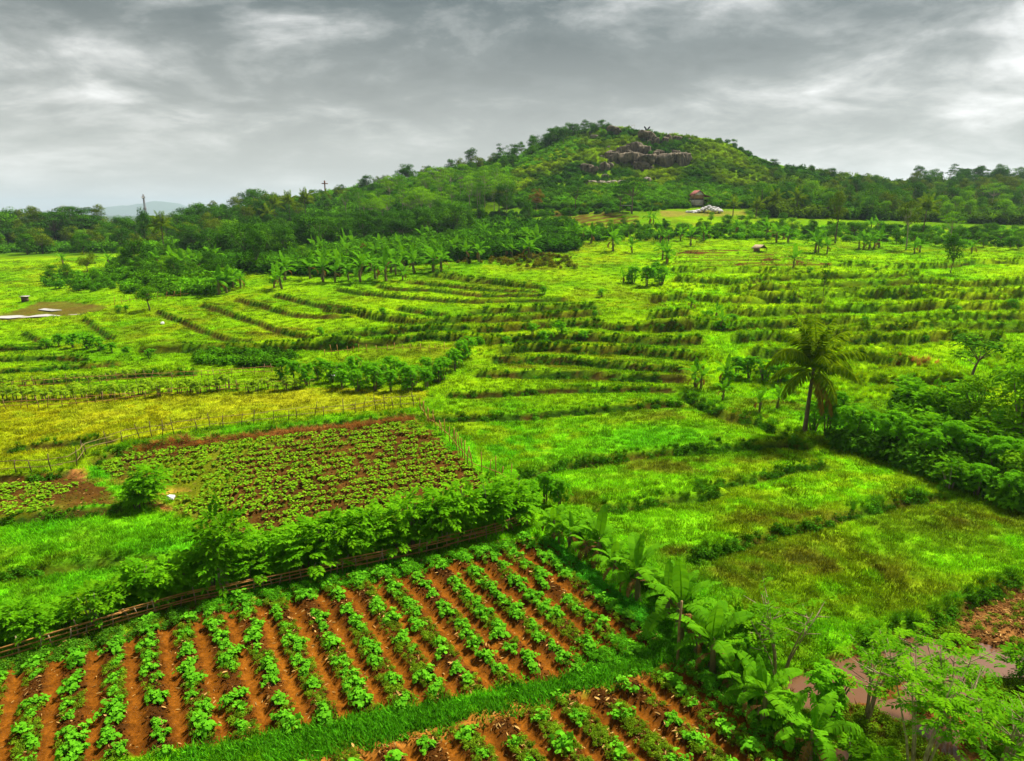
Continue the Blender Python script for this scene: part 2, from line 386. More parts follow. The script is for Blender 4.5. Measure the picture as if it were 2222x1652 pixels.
    base = np.where(soilrow[:, None], rows, base)
    s2 = lerp(C(.032,.018,.005), C(.115,.052,.009), np.clip(n3 * .5 + n2 * .6, 0, 1))
    s2 = lerp(s2, C(.10,.22,.006), sstep(.5, .64, fbm(x, y, 6, 49, 4))[:, None] * .55)
    base = np.where((zone['field2'] | zone['field3'])[:, None], s2, base)
    base = np.where(zone['brown'][:, None], lerp(C(.085,.036,.010), C(.23,.105,.028), n3), base)
    base = np.where(zone['mud'][:, None], lerp(C(.15,.060,.014), C(.080,.110,.010), sstep(.55, .66, fbm(x, y, 1.6, 35, 4))[:, None]), base)
    base = np.where(zone['upsoil'][:, None] , lerp(lerp(C(.06,.030,.008), C(.12,.06,.010), n2), C(.14,.37,.004), sstep(.35, .6, np.sin(y * 2.0 + n1[:, 0] * 3)[:, None] * .5 + .5)), base)
    base = np.where(zone['upfield'][:, None], lerp(C(.085,.055,.012), C(.12,.29,.006), sstep(.35, .75, np.sin((x * .5 + y) * 1.7)[:, None] * .25 + n2 * .9)), base)
    base = np.where(zone['uppath'][:, None], lerp(C(.22,.15,.035), C(.14,.22,.010), n2), base)
    base = np.where(zone['paddy'][:, None], lerp(C(.10,.055,.014), C(.10,.13,.010), n2), base)
    base = np.where(zone['puddle'][:, None], C(.33,.22,.03), base)
    pd = dline(x, y, PATH) + (n2[:, 0] - .5) * .3
    base = lerp(base, lerp(C(.20,.075,.010), C(.31,.130,.020), n2), (1 - sstep(.22, .42, pd))[:, None])
    pd2 = dline(x, y, PATH2) + (n2[:, 0] - .5) * .35
    base = lerp(base, lerp(C(.20,.075,.02), C(.32,.14,.04), n2), (1 - sstep(.15, .5, pd2))[:, None] * sstep(.35, .55, n2))
    base = np.where((base[:, 1] > base[:, 0] * 1.3)[:, None], base * np.array([[1.15, .92, .7]]), base)
    return z, base, zone, hill, bed

# ------------------------------------------------------------------ mesh building
class MB:
    def __init__(s): s.V = []; s.F = []; s.T = []; s.n = 0
    def add(s, V, F, t=0.5):
        V = np.asarray(V, float); s.V.append(V)
        s.T.append(np.full(len(V), t) if np.isscalar(t) else np.asarray(t, float))
        for f in (F if isinstance(F, list) else [F]): s.F.append(np.asarray(f, int) + s.n)
        s.n += len(V)
    def mesh(s, name, mat, smooth=False):
        V = np.concatenate(s.V); T = np.concatenate(s.T)
        me = bpy.data.meshes.new(name)
        loops = np.concatenate([f.ravel() for f in s.F]); sizes = np.concatenate([np.full(len(f), f.shape[1]) for f in s.F])
        starts = np.concatenate([[0], np.cumsum(sizes)[:-1]])
        me.vertices.add(len(V)); me.vertices.foreach_set('co', V.astype(np.float32).ravel())
        me.loops.add(len(loops)); me.loops.foreach_set('vertex_index', loops.astype(np.int32))
        me.polygons.add(len(sizes)); me.polygons.foreach_set('loop_start', starts.astype(np.int32)); me.polygons.foreach_set('loop_total', sizes.astype(np.int32))
        if smooth: me.polygons.foreach_set('use_smooth', np.ones(len(sizes), bool))
        a = me.attributes.new('tint', 'FLOAT', 'POINT'); a.data.foreach_set('value', T.astype(np.float32))
        me.update(calc_edges=True); me.materials.append(mat)
        return me
def obj(name, me, parent=None, loc=None, rot=None, scale=None):
    o = bpy.data.objects.new(name, me); col.objects.link(o)
    if parent is not None: o.parent = parent
    if loc is not None: o.location = [float(v) for v in loc]
    if rot is not None: o.rotation_euler = rot
    if scale is not None: o.scale = (scale,) * 3 if np.isscalar(scale) else scale
    return o
def tag(o, label=None, cat=None, group=None, kind=None):
    if label: o['label'] = label
    if cat: o['category'] = cat
    if group: o['group'] = group
    if kind: o['kind'] = kind
    return o
def empty(name, loc, rz=0, scale=1.0):
    o = bpy.data.objects.new(name, None); col.objects.link(o); o.empty_display_size = .3
    o.location = [float(v) for v in loc]; o.rotation_euler = (0, 0, rz); o.scale = (scale,) * 3 if np.isscalar(scale) else scale
    return o
def ordn(n):
    return f"{n}{'th' if 10 <= n % 100 <= 20 else {1:'st',2:'nd',3:'rd'}.get(n % 10, 'th')}"
def unit(v): return v / np.maximum(np.linalg.norm(v, axis=-1, keepdims=True), 1e-9)
def tube(mb, pts, rad, n=6, t=.5, cap=True):
    pts = np.asarray(pts, float); rad = np.broadcast_to(np.asarray(rad, float), (len(pts),))
    tan = unit(np.gradient(pts, axis=0)); ref = np.array([0.31, 0.12, .94])
    if abs(tan[0] @ ref) > .9: ref = np.array([1., 0, 0])
    a = unit(np.cross(tan, ref)); b = np.cross(tan, a)
    ang = np.linspace(0, 2 * np.pi, n, endpoint=False)
    V = pts[:, None] + rad[:, None, None] * (np.cos(ang)[None, :, None] * a[:, None] + np.sin(ang)[None, :, None] * b[:, None])
    F = []
    for i in range(len(pts) - 1):
        k = np.arange(n); k2 = (k + 1) % n
        F.append(np.stack([i * n + k, i * n + k2, (i + 1) * n + k2, (i + 1) * n + k], 1))
    fl = [np.concatenate(F)]
    if cap: fl.append(np.array([np.arange(n)[::-1], (len(pts) - 1) * n + np.arange(n)]))
    mb.add(V.reshape(-1, 3), fl, t)
def box(mb, c, s, t=.5, rz=0):
    c = np.array(c, float); s = np.array(s, float) / 2
    v = np.array([[x, y, z] for x in (-1, 1) for y in (-1, 1) for z in (-1, 1)]) * s
    if rz: cz, sz = math.cos(rz), math.sin(rz); v = v @ np.array([[cz, sz, 0], [-sz, cz, 0], [0, 0, 1]])
    mb.add(v + c, np.array([[0,1,3,2],[4,6,7,5],[0,4,5,1],[2,3,7,6],[0,2,6,4],[1,5,7,3]]), t)
def leaves(mb, P, D, Nn, L, W, t, fold=.25, droop=.15, six=True):
    """leaf blades at P pointing along D with their faces towards Nn"""
    n = len(P); D = unit(D); S = unit(np.cross(D, Nn)); U = np.cross(S, D)
    L = np.broadcast_to(L, (n,))[:, None]; W = np.broadcast_to(W, (n,))[:, None]
    if six:
        pr = [(0,0,0),(.38,.5,1),(.75,.36,.6),(1,0,-1),(.75,-.36,.6),(.38,-.5,1)]
        V = np.stack([P + D * L * a + S * W * b + U * (W * abs(b) * fold - L * droop * a * a) for a, b, c in pr], 1)
        F = np.array([[0,1,2],[0,2,3],[0,3,4],[0,4,5]])
    else:
        pr = [(0,0),(.5,.5),(1,0),(.5,-.5)]
        V = np.stack([P + D * L * a + S * W * b + U * (W * abs(b) * fold - L * droop * a * a) for a, b in pr], 1)
        F = np.array([[0,1,2],[0,2,3]])
    m = V.shape[1]
    Fs = (F[None] + (np.arange(n) * m)[:, None, None]).reshape(-1, 3)
    mb.add(V.reshape(-1, 3), Fs, np.repeat(np.broadcast_to(t, (n,)), m))
def sphere_dirs(r, n, zmin=-1.0):
    z = r.uniform(zmin, 1, n); a = r.uniform(0, 2 * np.pi, n); q = np.sqrt(1 - z * z)
    return np.stack([q * np.cos(a), q * np.sin(a), z], 1)

# ------------------------------------------------------------------ materials
def newmat(name):
    m = bpy.data.materials.new(name); m.use_nodes = True; nt = m.node_tree; nt.nodes.clear()
    return m, nt, N(nt, 'ShaderNodeOutputMaterial')
def leafmat(name, c1, c2, trans=.35, rough=.6, spec=.08, rnd=.25, inst=False):
    gs = lambda c: (c[0] * 1.3, c[1] * .92, c[2] * .7) if c[1] > c[0] else c
    c1, c2 = gs(c1), gs(c2); spec = 0.0; rough = max(rough, .55)
    m, nt, out = newmat(name); L = nt.links.new
    at = N(nt, 'ShaderNodeAttribute', attribute_name='tint'); oi = N(nt, 'ShaderNodeObjectInfo')
    fac = mathn(nt, 'ADD', at.outputs['Fac'], mathn(nt, 'MULTIPLY', mathn(nt, 'SUBTRACT', oi.outputs['Random'], .5), rnd), True)
    if inst:
        ia = N(nt, 'ShaderNodeAttribute', attribute_name='gtint', attribute_type='INSTANCER')
        v = mathn(nt, 'ADD', mathn(nt, 'MULTIPLY', fac, .95), .55)
        cb = N(nt, 'ShaderNodeCombineXYZ')
        for i in range(3): L(v, cb.inputs[i])
        c = mixc(nt, 1.0, ia.outputs['Color'], cb.outputs[0], 'MULTIPLY')
    else:
        c = mixc(nt, fac, c1, c2)
    pb = N(nt, 'ShaderNodeBsdfPrincipled', i_Roughness=rough); L(c, pb.inputs['Base Color']); pb.inputs['Specular IOR Level'].default_value = spec
    tr = N(nt, 'ShaderNodeBsdfTranslucent'); L(mixc(nt, 1.0, c, (1.25, 1.15, .6), 'MULTIPLY'), tr.inputs[0])
    mx = N(nt, 'ShaderNodeMixShader', i_0=trans); L(pb.outputs[0], mx.inputs[1]); L(tr.outputs[0], mx.inputs[2])
    L(mx.outputs[0], out.inputs[0]); return m
def solidmat(name, c1, c2, scale=6.0, rough=.8, bump=.3, stretch=(1, 1, 1), spec=.3, detail=5):
    m, nt, out = newmat(name); L = nt.links.new
    tc = N(nt, 'ShaderNodeTexCoord'); mp = N(nt, 'ShaderNodeMapping'); mp.inputs['Scale'].default_value = stretch
    L(tc.outputs['Object'], mp.inputs[0])
    oi = N(nt, 'ShaderNodeObjectInfo'); off = N(nt, 'ShaderNodeVectorMath', operation='ADD'); L(mp.outputs[0], off.inputs[0])
    sc10 = mathn(nt, 'MULTIPLY', oi.outputs['Random'], 37.0); cb = N(nt, 'ShaderNodeCombineXYZ'); L(sc10, cb.inputs[0]); L(sc10, cb.inputs[1]); L(cb.outputs[0], off.inputs[1])
    no = N(nt, 'ShaderNodeTexNoise', i_Scale=scale, i_Detail=float(detail), i_Roughness=.62); L(off.outputs[0], no.inputs['Vector'])
    f = mathn(nt, 'ADD', mathn(nt, 'MULTIPLY', mathn(nt, 'SUBTRACT', no.outputs[0], .5), 2.4), .5, True)
    c = mixc(nt, f, c1, c2)
    pb = N(nt, 'ShaderNodeBsdfPrincipled', i_Roughness=rough); pb.inputs['Specular IOR Level'].default_value = spec; L(c, pb.inputs['Base Color'])
    if bump:
        bp = N(nt, 'ShaderNodeBump', i_Strength=bump, i_Distance=.06); L(no.outputs[0], bp.inputs['Height']); L(bp.outputs[0], pb.inputs['Normal'])
    L(pb.outputs[0], out.inputs[0]); return m
M = {}
M['hedge'] = leafmat('hedge_leaf', (.045,.240,.005), (.135,.480,.008), .38)
M['squash'] = leafmat('squash_leaf', (.055,.300,.012), (.120,.520,.020), .34, .5)
M['crop'] = leafmat('crop_leaf', (.080,.300,.010), (.190,.500,.014), .34, .5)
M['cassava'] = leafmat('cassava_leaf', (.040,.230,.006), (.120,.480,.010), .36)
M['cassava_pale'] = leafmat('pale_cassava_leaf', (.110,.300,.012), (.220,.480,.018), .34)
M['banana'] = leafmat('banana_leaf', (.040,.210,.006), (.105,.390,.010), .34, .35, .5)
M['banana_dry'] = leafmat('dry_banana_leaf', (.11,.055,.014), (.30,.16,.045), .25, .8, .1)
M['palm'] = leafmat('palm_leaf', (.060,.200,.005), (.200,.400,.008), .36, .35, .5)
M['palm_dry'] = leafmat('dry_palm_leaf', (.20,.13,.015), (.42,.29,.04), .3, .6, .2)
M['tree_dark'] = leafmat('dark_tree_leaf', (.012,.070,.005), (.045,.195,.007), .16)
M['tree_mid'] = leafmat('green_tree_leaf', (.022,.120,.005), (.085,.310,.006), .18)
M['tree_lite'] = leafmat('light_tree_leaf', (.055,.230,.006), (.150,.450,.008), .26)
M['tree_olive'] = leafmat('olive_tree_leaf', (.040,.115,.005), (.125,.250,.006), .18)
M['tree_brown'] = leafmat('reddish_tree_leaf', (.10,.075,.010), (.28,.16,.02), .28)
M['tree_feather'] = leafmat('feathery_tree_leaf', (.032,.180,.004), (.105,.360,.006), .30)
M['grass'] = leafmat('grass_blade', (0,0,0), (0,0,0), .36, .5, .3, .5, inst=True)
M['bush'] = leafmat('undergrowth_leaf', (0,0,0), (0,0,0), .30, .5, .3, .6, inst=True)
M['bark'] = solidmat('bark', (.055,.035,.020), (.19,.135,.085), 5, .9, .4, (1, 1, .25))
M['bark_pale'] = solidmat('pale_bark', (.20,.16,.10), (.42,.36,.25), 5, .85, .3, (1, 1, .3))
M['stem'] = solidmat('banana_stem_skin', (.07,.085,.018), (.21,.15,.05), 6, .7, .3, (1, 1, .2))
M['bamboo'] = solidmat('weathered_bamboo', (.26,.105,.020), (.52,.24,.055), 4, .6, .15, (1, 1, 1))
M['bamboo_grey'] = solidmat('grey_bamboo', (.12,.075,.030), (.34,.22,.075), 4, .7, .15)
M['stake'] = solidmat('wooden_stake', (.15,.10,.05), (.38,.29,.16), 6, .85, .3)
M['rock'] = solidmat('hill_rock', (.012,.011,.009), (.235,.190,.120), 2.6, .95, 1.0, (1, 1, .28), .1, 9)
M['rock_pale'] = solidmat('pale_rock', (.06,.055,.04), (.40,.34,.23), 2.4, .92, .7, (1, 1, .5), .2, 8)
M['white_stone'] = solidmat('white_stone', (.42,.40,.38), (.78,.76,.73), 3, .85, .4)

# ------------------------------------------------------------------ the ground sheet
def make_ground():
    ys = [np.arange(-60, 10, 2.5), np.arange(10, 60, .25), np.arange(60, 112, .42), np.arange(112, 180, .85), np.arange(180, 420, 2.2)]
    y = 420.0; far = []
    while y < 11500: far.append(y); y *= 1.07
    ys = np.concatenate(ys + [np.array(far)])
    nc = 500
    a = np.linspace(-1, 1, nc); a = a * (.55 + .45 * a * a) * 1.25           # finer towards the middle
    X = a[None] * (ys[:, None] + 70) * .85; Y = np.broadcast_to(ys[:, None], X.shape)
    x = X.ravel(); y = Y.ravel().copy()
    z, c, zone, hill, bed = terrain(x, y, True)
    nr = len(ys); idx = np.arange(nr * nc).reshape(nr, nc)
    F = np.stack([idx[:-1, :-1], idx[:-1, 1:], idx[1:, 1:], idx[1:, :-1]], -1).reshape(-1, 4)
    m, nt, out = newmat('field_ground'); L = nt.links.new
    at = N(nt, 'ShaderNodeAttribute', attribute_name='gcol')
    tc = N(nt, 'ShaderNodeTexCoord')
    n1 = N(nt, 'ShaderNodeTexNoise', i_Scale=3.2, i_Detail=6.0, i_Roughness=.7); L(tc.outputs['Object'], n1.inputs['Vector'])
    n2 = N(nt, 'ShaderNodeTexNoise', i_Scale=.35, i_Detail=5.0, i_Roughness=.6); L(tc.outputs['Object'], n2.inputs['Vector'])
    r1 = ramp(nt, [(.30, (.55,.52,.5)), (.5, (.95,.95,.95)), (.72, (1.35,1.35,1.3))]); L(n1.outputs[0], r1.inputs[0])
    r2 = ramp(nt, [(.32, (.8,.8,.8)), (.68, (1.15,1.15,1.12))]); L(n2.outputs[0], r2.inputs[0])
    n4 = N(nt, 'ShaderNodeTexNoise', i_Scale=11.0, i_Detail=4.0, i_Roughness=.75); L(tc.outputs['Object'], n4.inputs['Vector'])
    r4 = ramp(nt, [(.34, (.45,.42,.40)), (.5, (1,1,1)), (.66, (1.45,1.42,1.35))]); L(n4.outputs[0], r4.inputs[0])
    cc = mixc(nt, 1.0, mixc(nt, 1.0, at.outputs['Color'], r1.outputs[0], 'MULTIPLY'), r2.outputs[0], 'MULTIPLY'); cc = mixc(nt, .75, cc, mixc(nt, 1.0, cc, r4.outputs[0], 'MULTIPLY'))
    pb = N(nt, 'ShaderNodeBsdfPrincipled', i_Roughness=.95); pb.inputs['Specular IOR Level'].default_value = 0.0
    L(cc, pb.inputs['Base Color'])
    bp = N(nt, 'ShaderNodeBump', i_Strength=.6, i_Distance=.08); L(n1.outputs[0], bp.inputs['Height']); L(bp.outputs[0], pb.inputs['Normal'])
    L(pb.outputs[0], out.inputs[0])
    mb = MB(); mb.add(np.stack([x, y, z], 1), F)
    me = mb.mesh('ground', m, True)
    ca = me.attributes.new('gcol', 'FLOAT_COLOR', 'POINT')
    ca.data.foreach_set('color', np.concatenate([c, np.ones((len(c), 1))], 1).astype(np.float32).ravel())
    tag(obj('ground', me), 'terraced green farmland rising to a hill', kind='structure')
make_ground()
def Hz(x, y): return terrain(np.atleast_1d(x), np.atleast_1d(y))
def at(px, py):
    p = ground([px], [py])[0]; k = 0
    while p[1] > 600 and k < 30: k += 1; p = ground([px], [py + k])[0]      # above the skyline: stand on the crest below it
    return np.array([p[0], p[1], float(Hz(p[0], p[1])[0])])
def pxm(p):
    """pixels (2222 picture) per metre at a world point"""
    d = p[1] * CP - (p[2] - CAM_H) * SP; return PF / max(d, 1)

# ------------------------------------------------------------------ stuff scattering (grass, undergrowth)
def scatter(name, pts, size, protos, colr, label, tilt=.15, zstretch=None):
    """one object of kind stuff: instances of small plant meshes on points"""
    n = len(pts)
    cl = bpy.data.collections.new(name + '_plants')
    for i, me in enumerate(protos):
        cl.objects.link(bpy.data.objects.new(f'{name}_plant_{i:02d}', me))
    me = bpy.data.meshes.new(name); me.vertices.add(n); me.vertices.foreach_set('co', pts.astype(np.float32).ravel())
    rot = np.stack([rng.normal(0, tilt, n), rng.normal(0, tilt, n), rng.uniform(0, 6.283, n)], 1)
    zs = np.ones(n) if zstretch is None else zstretch
    scl = np.stack([size, size, size * zs], 1)
    colr = np.where((colr[:, 1] > colr[:, 0] * 1.3)[:, None] & (name != 'meadow_grass'), colr * np.array([[1.25, .92, .7]]), colr)
    for nm, ty, key, v in (('irot', 'FLOAT_VECTOR', 'vector', rot), ('iscl', 'FLOAT_VECTOR', 'vector', scl), ('gtint', 'FLOAT_VECTOR', 'vector', colr)):
        a = me.attributes.new(nm, ty, 'POINT'); a.data.foreach_set(key, v.astype(np.float32).ravel())
    a = me.attributes.new('iidx', 'INT', 'POINT'); a.data.foreach_set('value', rng.integers(0, len(protos), n).astype(np.int32))
    me.update()
    o = obj(name, me); tag(o, label, kind='stuff')
    ng = bpy.data.node_groups.new(name + '_nodes', 'GeometryNodeTree')
    ng.interface.new_socket('Geometry', in_out='INPUT', socket_type='NodeSocketGeometry'); ng.interface.new_socket('Geometry', in_out='OUTPUT', socket_type='NodeSocketGeometry')
    gi = ng.nodes.new('NodeGroupInput'); go = ng.nodes.new('NodeGroupOutput'); L = ng.links.new
    ip = ng.nodes.new('GeometryNodeInstanceOnPoints'); ci = ng.nodes.new('GeometryNodeCollectionInfo')
    ci.inputs['Collection'].default_value = cl; ci.inputs['Separate Children'].default_value = True; ci.inputs['Reset Children'].default_value = True
    def attr(nm, ty):
        a = ng.nodes.new('GeometryNodeInputNamedAttribute'); a.data_type = ty; a.inputs[0].default_value = nm; return a.outputs[0]
    L(gi.outputs[0], ip.inputs['Points']); L(ci.outputs[0], ip.inputs['Instance']); ip.inputs['Pick Instance'].default_value = True
    L(attr('iidx', 'INT'), ip.inputs['Instance Index']); L(attr('iscl', 'FLOAT_VECTOR'), ip.inputs['Scale'])
    er = ng.nodes.new('FunctionNodeEulerToRotation'); L(attr('irot', 'FLOAT_VECTOR'), er.inputs[0]); L(er.outputs[0], ip.inputs['Rotation'])
    L(ip.outputs[0], go.inputs[0])
    md = o.modifiers.new('scatter', 'NODES'); md.node_group = ng
    return o

def grass_clump(seed, n, rad, h, w, bend, seg=1, mat='grass'):
    r = np.random.default_rng(seed); mb = MB()
    a = r.uniform(0, 6.283, n); q = rad * np.sqrt(r.uniform(0, 1, n)); P = np.stack([q * np.cos(a), q * np.sin(a), np.zeros(n) - .02], 1)
    a2 = r.uniform(0, 6.283, n); out = np.stack([np.cos(a2), np.sin(a2), np.zeros(n)], 1)
    side = np.stack([-np.sin(a2), np.cos(a2), np.zeros(n)], 1)
    hh = h * r.uniform(.55, 1.15, n); ww = w * r.uniform(.7, 1.3, n); bb = bend * r.uniform(.3, 1.3, n)
    t = r.uniform(.1, .95, n)
    rows = []
    for k in range(seg + 1):
        f = k / seg; wf = ww * (1 - f * .92) * (1.0 if k else .8)
        c = P + out * (bb * hh * f * f)[:, None] + np.array([0, 0, 1]) * (hh * (f - .42 * bb * f * f * min(1, seg - .5)))[:, None]
        if k < seg: rows.append(c - side * wf[:, None] / 2); rows.append(c + side * wf[:, None] / 2)
        else: rows.append(c)
    V = np.stack(rows, 1); m = V.shape[1]
    F4 = [[2 * k, 2 * k + 1, 2 * k + 3, 2 * k + 2] for k in range(seg - 1)]
    base = (np.arange(n) * m)[:, None, None]
    Fs = [(np.array([[2 * seg - 2, 2 * seg - 1, 2 * seg]])[None] + base).reshape(-1, 3)]
    if F4: Fs.append((np.array(F4)[None] + base).reshape(-1, 4))
    mb.add(V.reshape(-1, 3), Fs, np.repeat(t, m))
    return mb.mesh(f'grass_clump_{seed}', M[mat])
SHORT = [grass_clump(100 + i, 26, .34, .22, .055, .75) for i in range(6)]
TALL = [grass_clump(200 + i, 46, .26, 1.0, .055, 1.0, 3) for i in range(6)]
def bush_clump(seed, n, rad, h, leaf, mat='bush'):
    r = np.random.default_rng(seed); mb = MB()
    lob = 7; c = np.stack([r.uniform(-.6, .6, lob) * rad, r.uniform(-.6, .6, lob) * rad, r.uniform(.3, .75, lob) * h], 1)
    k = r.integers(0, lob, n); d = sphere_dirs(r, n, -.35)
    P = c[k] + d * (rad * .5 * r.uniform(.6, 1.05, n))[:, None] * np.array([1, 1, .8 * h / rad])
    P[:, 2] = np.abs(P[:, 2])
    Nn = d + np.array([0, 0, .6]) + r.normal(0, .35, (n, 3)); D = np.cross(Nn, r.normal(0, 1, (n, 3))) + d * .5
    leaves(mb, P, D, Nn, leaf * r.uniform(.7, 1.3, n), leaf * .55, np.clip(r.uniform(0, .4, lob)[k] + r.uniform(.1, .5, n), 0, 1), six=False)
    return mb.mesh(f'undergrowth_clump_{seed}', M[mat])
BUSH = [bush_clump(300 + i, 230, 1.15, 1.5, .42) for i in range(4)]
HERB = [bush_clump(320 + i, 70, .30, .28, .11) for i in range(4)]

def samp_poly(poly_px, n):
    p = np.array(poly_px, float); lo = p.min(0); hi = p.max(0); out = []
    tot = 0
    while tot < n:
        q = rng.uniform(lo, hi, (n, 2)); q = q[inpoly(q[:, 0], q[:, 1], p)]; out.append(q); tot += len(q)
    return np.concatenate(out)[:n]

# ------------------------------------------------------------------ plant prototypes
def pinnate(mb, P, D, Nn, L, r, pairs=6, lw=.34, ll=.52, t=.5):
    """compound leaves: rows of leaflets on both sides of a drooping rib"""
    n = len(P); D = unit(D); S = unit(np.cross(D, Nn)); U = np.cross(S, D); L = np.broadcast_to(L, (n,))
    t = np.broadcast_to(t, (n,))
    for k in range(pairs):
        f = (k + .6) / pairs
        c = P + D * (L * f)[:, None] - np.array([0, 0, 1]) * (L * .28 * f * f)[:, None]
        for sg in (-1, 1):
            d = S * sg + D * .55 - np.array([0, 0, .25]) + r.normal(0, .12, (n, 3))
            leaves(mb, c, d, U + r.normal(0, .15, (n, 3)), L * ll * (1 - .35 * abs(f - .45)), L * ll * lw, np.clip(t + r.uniform(-.12, .12, n), 0, 1), .2, .1, six=False)
    e = P + D * (L * .98)[:, None] - np.array([0, 0, 1]) * (L * .27)[:, None]
    leaves(mb, e, D - np.array([0, 0, .3]), U, L * ll, L * ll * lw, t, .2, .1, six=False)
def palmate(mb, P, U, L, r, fingers=7, t=.5):
    """hand-shaped leaves"""
    n = len(P); U = unit(U); ref = unit(r.normal(0, 1, (n, 3))); A = unit(np.cross(U, ref)); Bv = np.cross(U, A)
    for k in range(fingers):
        an = (k / (fingers - 1) - .5) * math.radians(250)
        d = A * math.cos(an) + Bv * math.sin(an) - U * .22
        l = L * (1 - .35 * abs(k / (fingers - 1) - .5) * 2)
        leaves(mb, P, d, U, l, L * .27, t, .15, .18, six=True)

def shrub_meshes(seed, mat, H=2.0, rx=.85, n=120, style='pinnate', ls=.42, tintlo=.05, tinthi=.8, low=.12, bark='bark'):
    r = np.random.default_rng(seed); st = MB(); fo = MB()
    ns = r.integers(4, 7); tips = []
    for k in range(ns):
        a = r.uniform(0, 6.28); q = rx * r.uniform(.15, .75)
        base = np.array([math.cos(a) * .12, math.sin(a) * .12, -.08]); tip = np.array([math.cos(a) * q, math.sin(a) * q, H * r.uniform(.6, .92)])
        mid = base * .4 + tip * .5 + np.array([0, 0, H * .08]); pts = [base, base * .75 + mid * .25, mid, tip * .55 + mid * .45, tip]
        tube(st, pts, np.array([.045, .04, .03, .02, .008]) * H / 2, 5); tips.append(tip)
    lob = 9
    c = np.stack([r.uniform(-.55, .55, lob) * rx, r.uniform(-.55, .55, lob) * rx, H * r.uniform(low + .14, .82, lob)], 1); c[0] = (0, 0, H * .8)
    k = r.integers(0, lob, n); d = sphere_dirs(r, n, -.5)
    P = c[k] + d * (rx * .55 * r.uniform(.55, 1.0, n))[:, None]
    P[:, 2] = np.clip(P[:, 2], H * low, H * 1.02)
    t = np.clip(r.uniform(tintlo, tinthi * .6, lob)[k] + r.uniform(0, tinthi * .5, n), 0, 1)
    if style == 'pinnate':
        hor = d * np.array([1, 1, .25]) + r.normal(0, .25, (n, 3)) + np.array([0, 0, .15])
        pinnate(fo, P, hor, np.array([0, 0, 1.0]) + d * .35, ls * r.uniform(.75, 1.25, n), r, 5, .46, .56, t=t)
    else:
        palmate(fo, P, d * .6 + np.array([0, 0, .8]) + r.normal(0, .2, (n, 3)), ls * r.uniform(.75, 1.2, n), r, 7, t)
    return st.mesh(f'shrub_stems_{seed}', M[bark], True), fo.mesh(f'shrub_leaves_{seed}', M[mat])
HEDGE = [shrub_meshes(400 + i, 'hedge', 2.0, .85, 130, 'pinnate', .40, low=.10) for i in range(5)]
CASS = [shrub_meshes(420 + i, 'cassava', 2.0, .85, 170, 'palmate', .24, low=.02) for i in range(4)]
CASSP = [shrub_meshes(440 + i, 'cassava_pale', 1.3, .55, 50, 'palmate', .22, low=.25) for i in range(3)]
FEATH = [shrub_meshes(460 + i, 'tree_feather', 2.0, .9, 95, 'pinnate', .38, low=.2, bark='bark_pale') for i in range(3)]

def tree_meshes(seed, H, cb, rx, lobes, lr, leaf, n, mat, flat=.75, tr=.16, bark='bark', forks=None, zb=.2, shell=.55):
    r = np.random.default_rng(seed); tk = MB(); fo = MB()
    cz = (cb + H) / 2; rz = (H - cb) / 2
    d = sphere_dirs(r, lobes, -.85); c = d * (r.uniform(shell, .88, lobes) ** .6)[:, None] * np.array([rx - lr * .55, rx - lr * .55, rz - lr * flat * .5])
    c[:, :2] += r.normal(0, .15, (lobes, 2)) * rx; c[:, 2] += cz
    top = cb + rz * .5; bend = r.normal(0, .25, 2)
    tp = [np.array([bend[0] * f * f, bend[1] * f * f, -.3 + (top + .3) * f]) for f in np.linspace(0, 1, 6)]
    tube(tk, tp, tr * np.array([1.35, 1.0, .85, .7, .55, .35]), 7)
    for k in range(lobes):
        s = tp[3] if c[k][2] < top else tp[4]
        m = (s + c[k]) / 2 + np.array([0, 0, -.15 * lr])
        tube(tk, [s, m, c[k]], tr * np.array([.38, .25, .1]), 4, cap=False)
    k = r.integers(0, lobes, n); dd = sphere_dirs(r, n, -.45)
    P = c[k] + dd * (lr * r.uniform(.55, 1.08, n))[:, None] * np.array([1, 1, flat])
    Nn = dd + np.array([0, 0, .7]) + r.normal(0, .4, (n, 3)); D = np.cross(Nn, r.normal(0, 1, (n, 3))) + dd * .6 - np.array([0, 0, .2])
    t = np.clip(r.uniform(-.1, .7, lobes)[k] + r.uniform(-.05, .35, n), 0, 1)
    leaves(fo, P, D, Nn, leaf * r.uniform(.65, 1.35, n), leaf * .5, t, six=False)
    return tk.mesh(f'trunk_{seed}', M[bark], True), fo.mesh(f'crown_{seed}', M[mat]), H
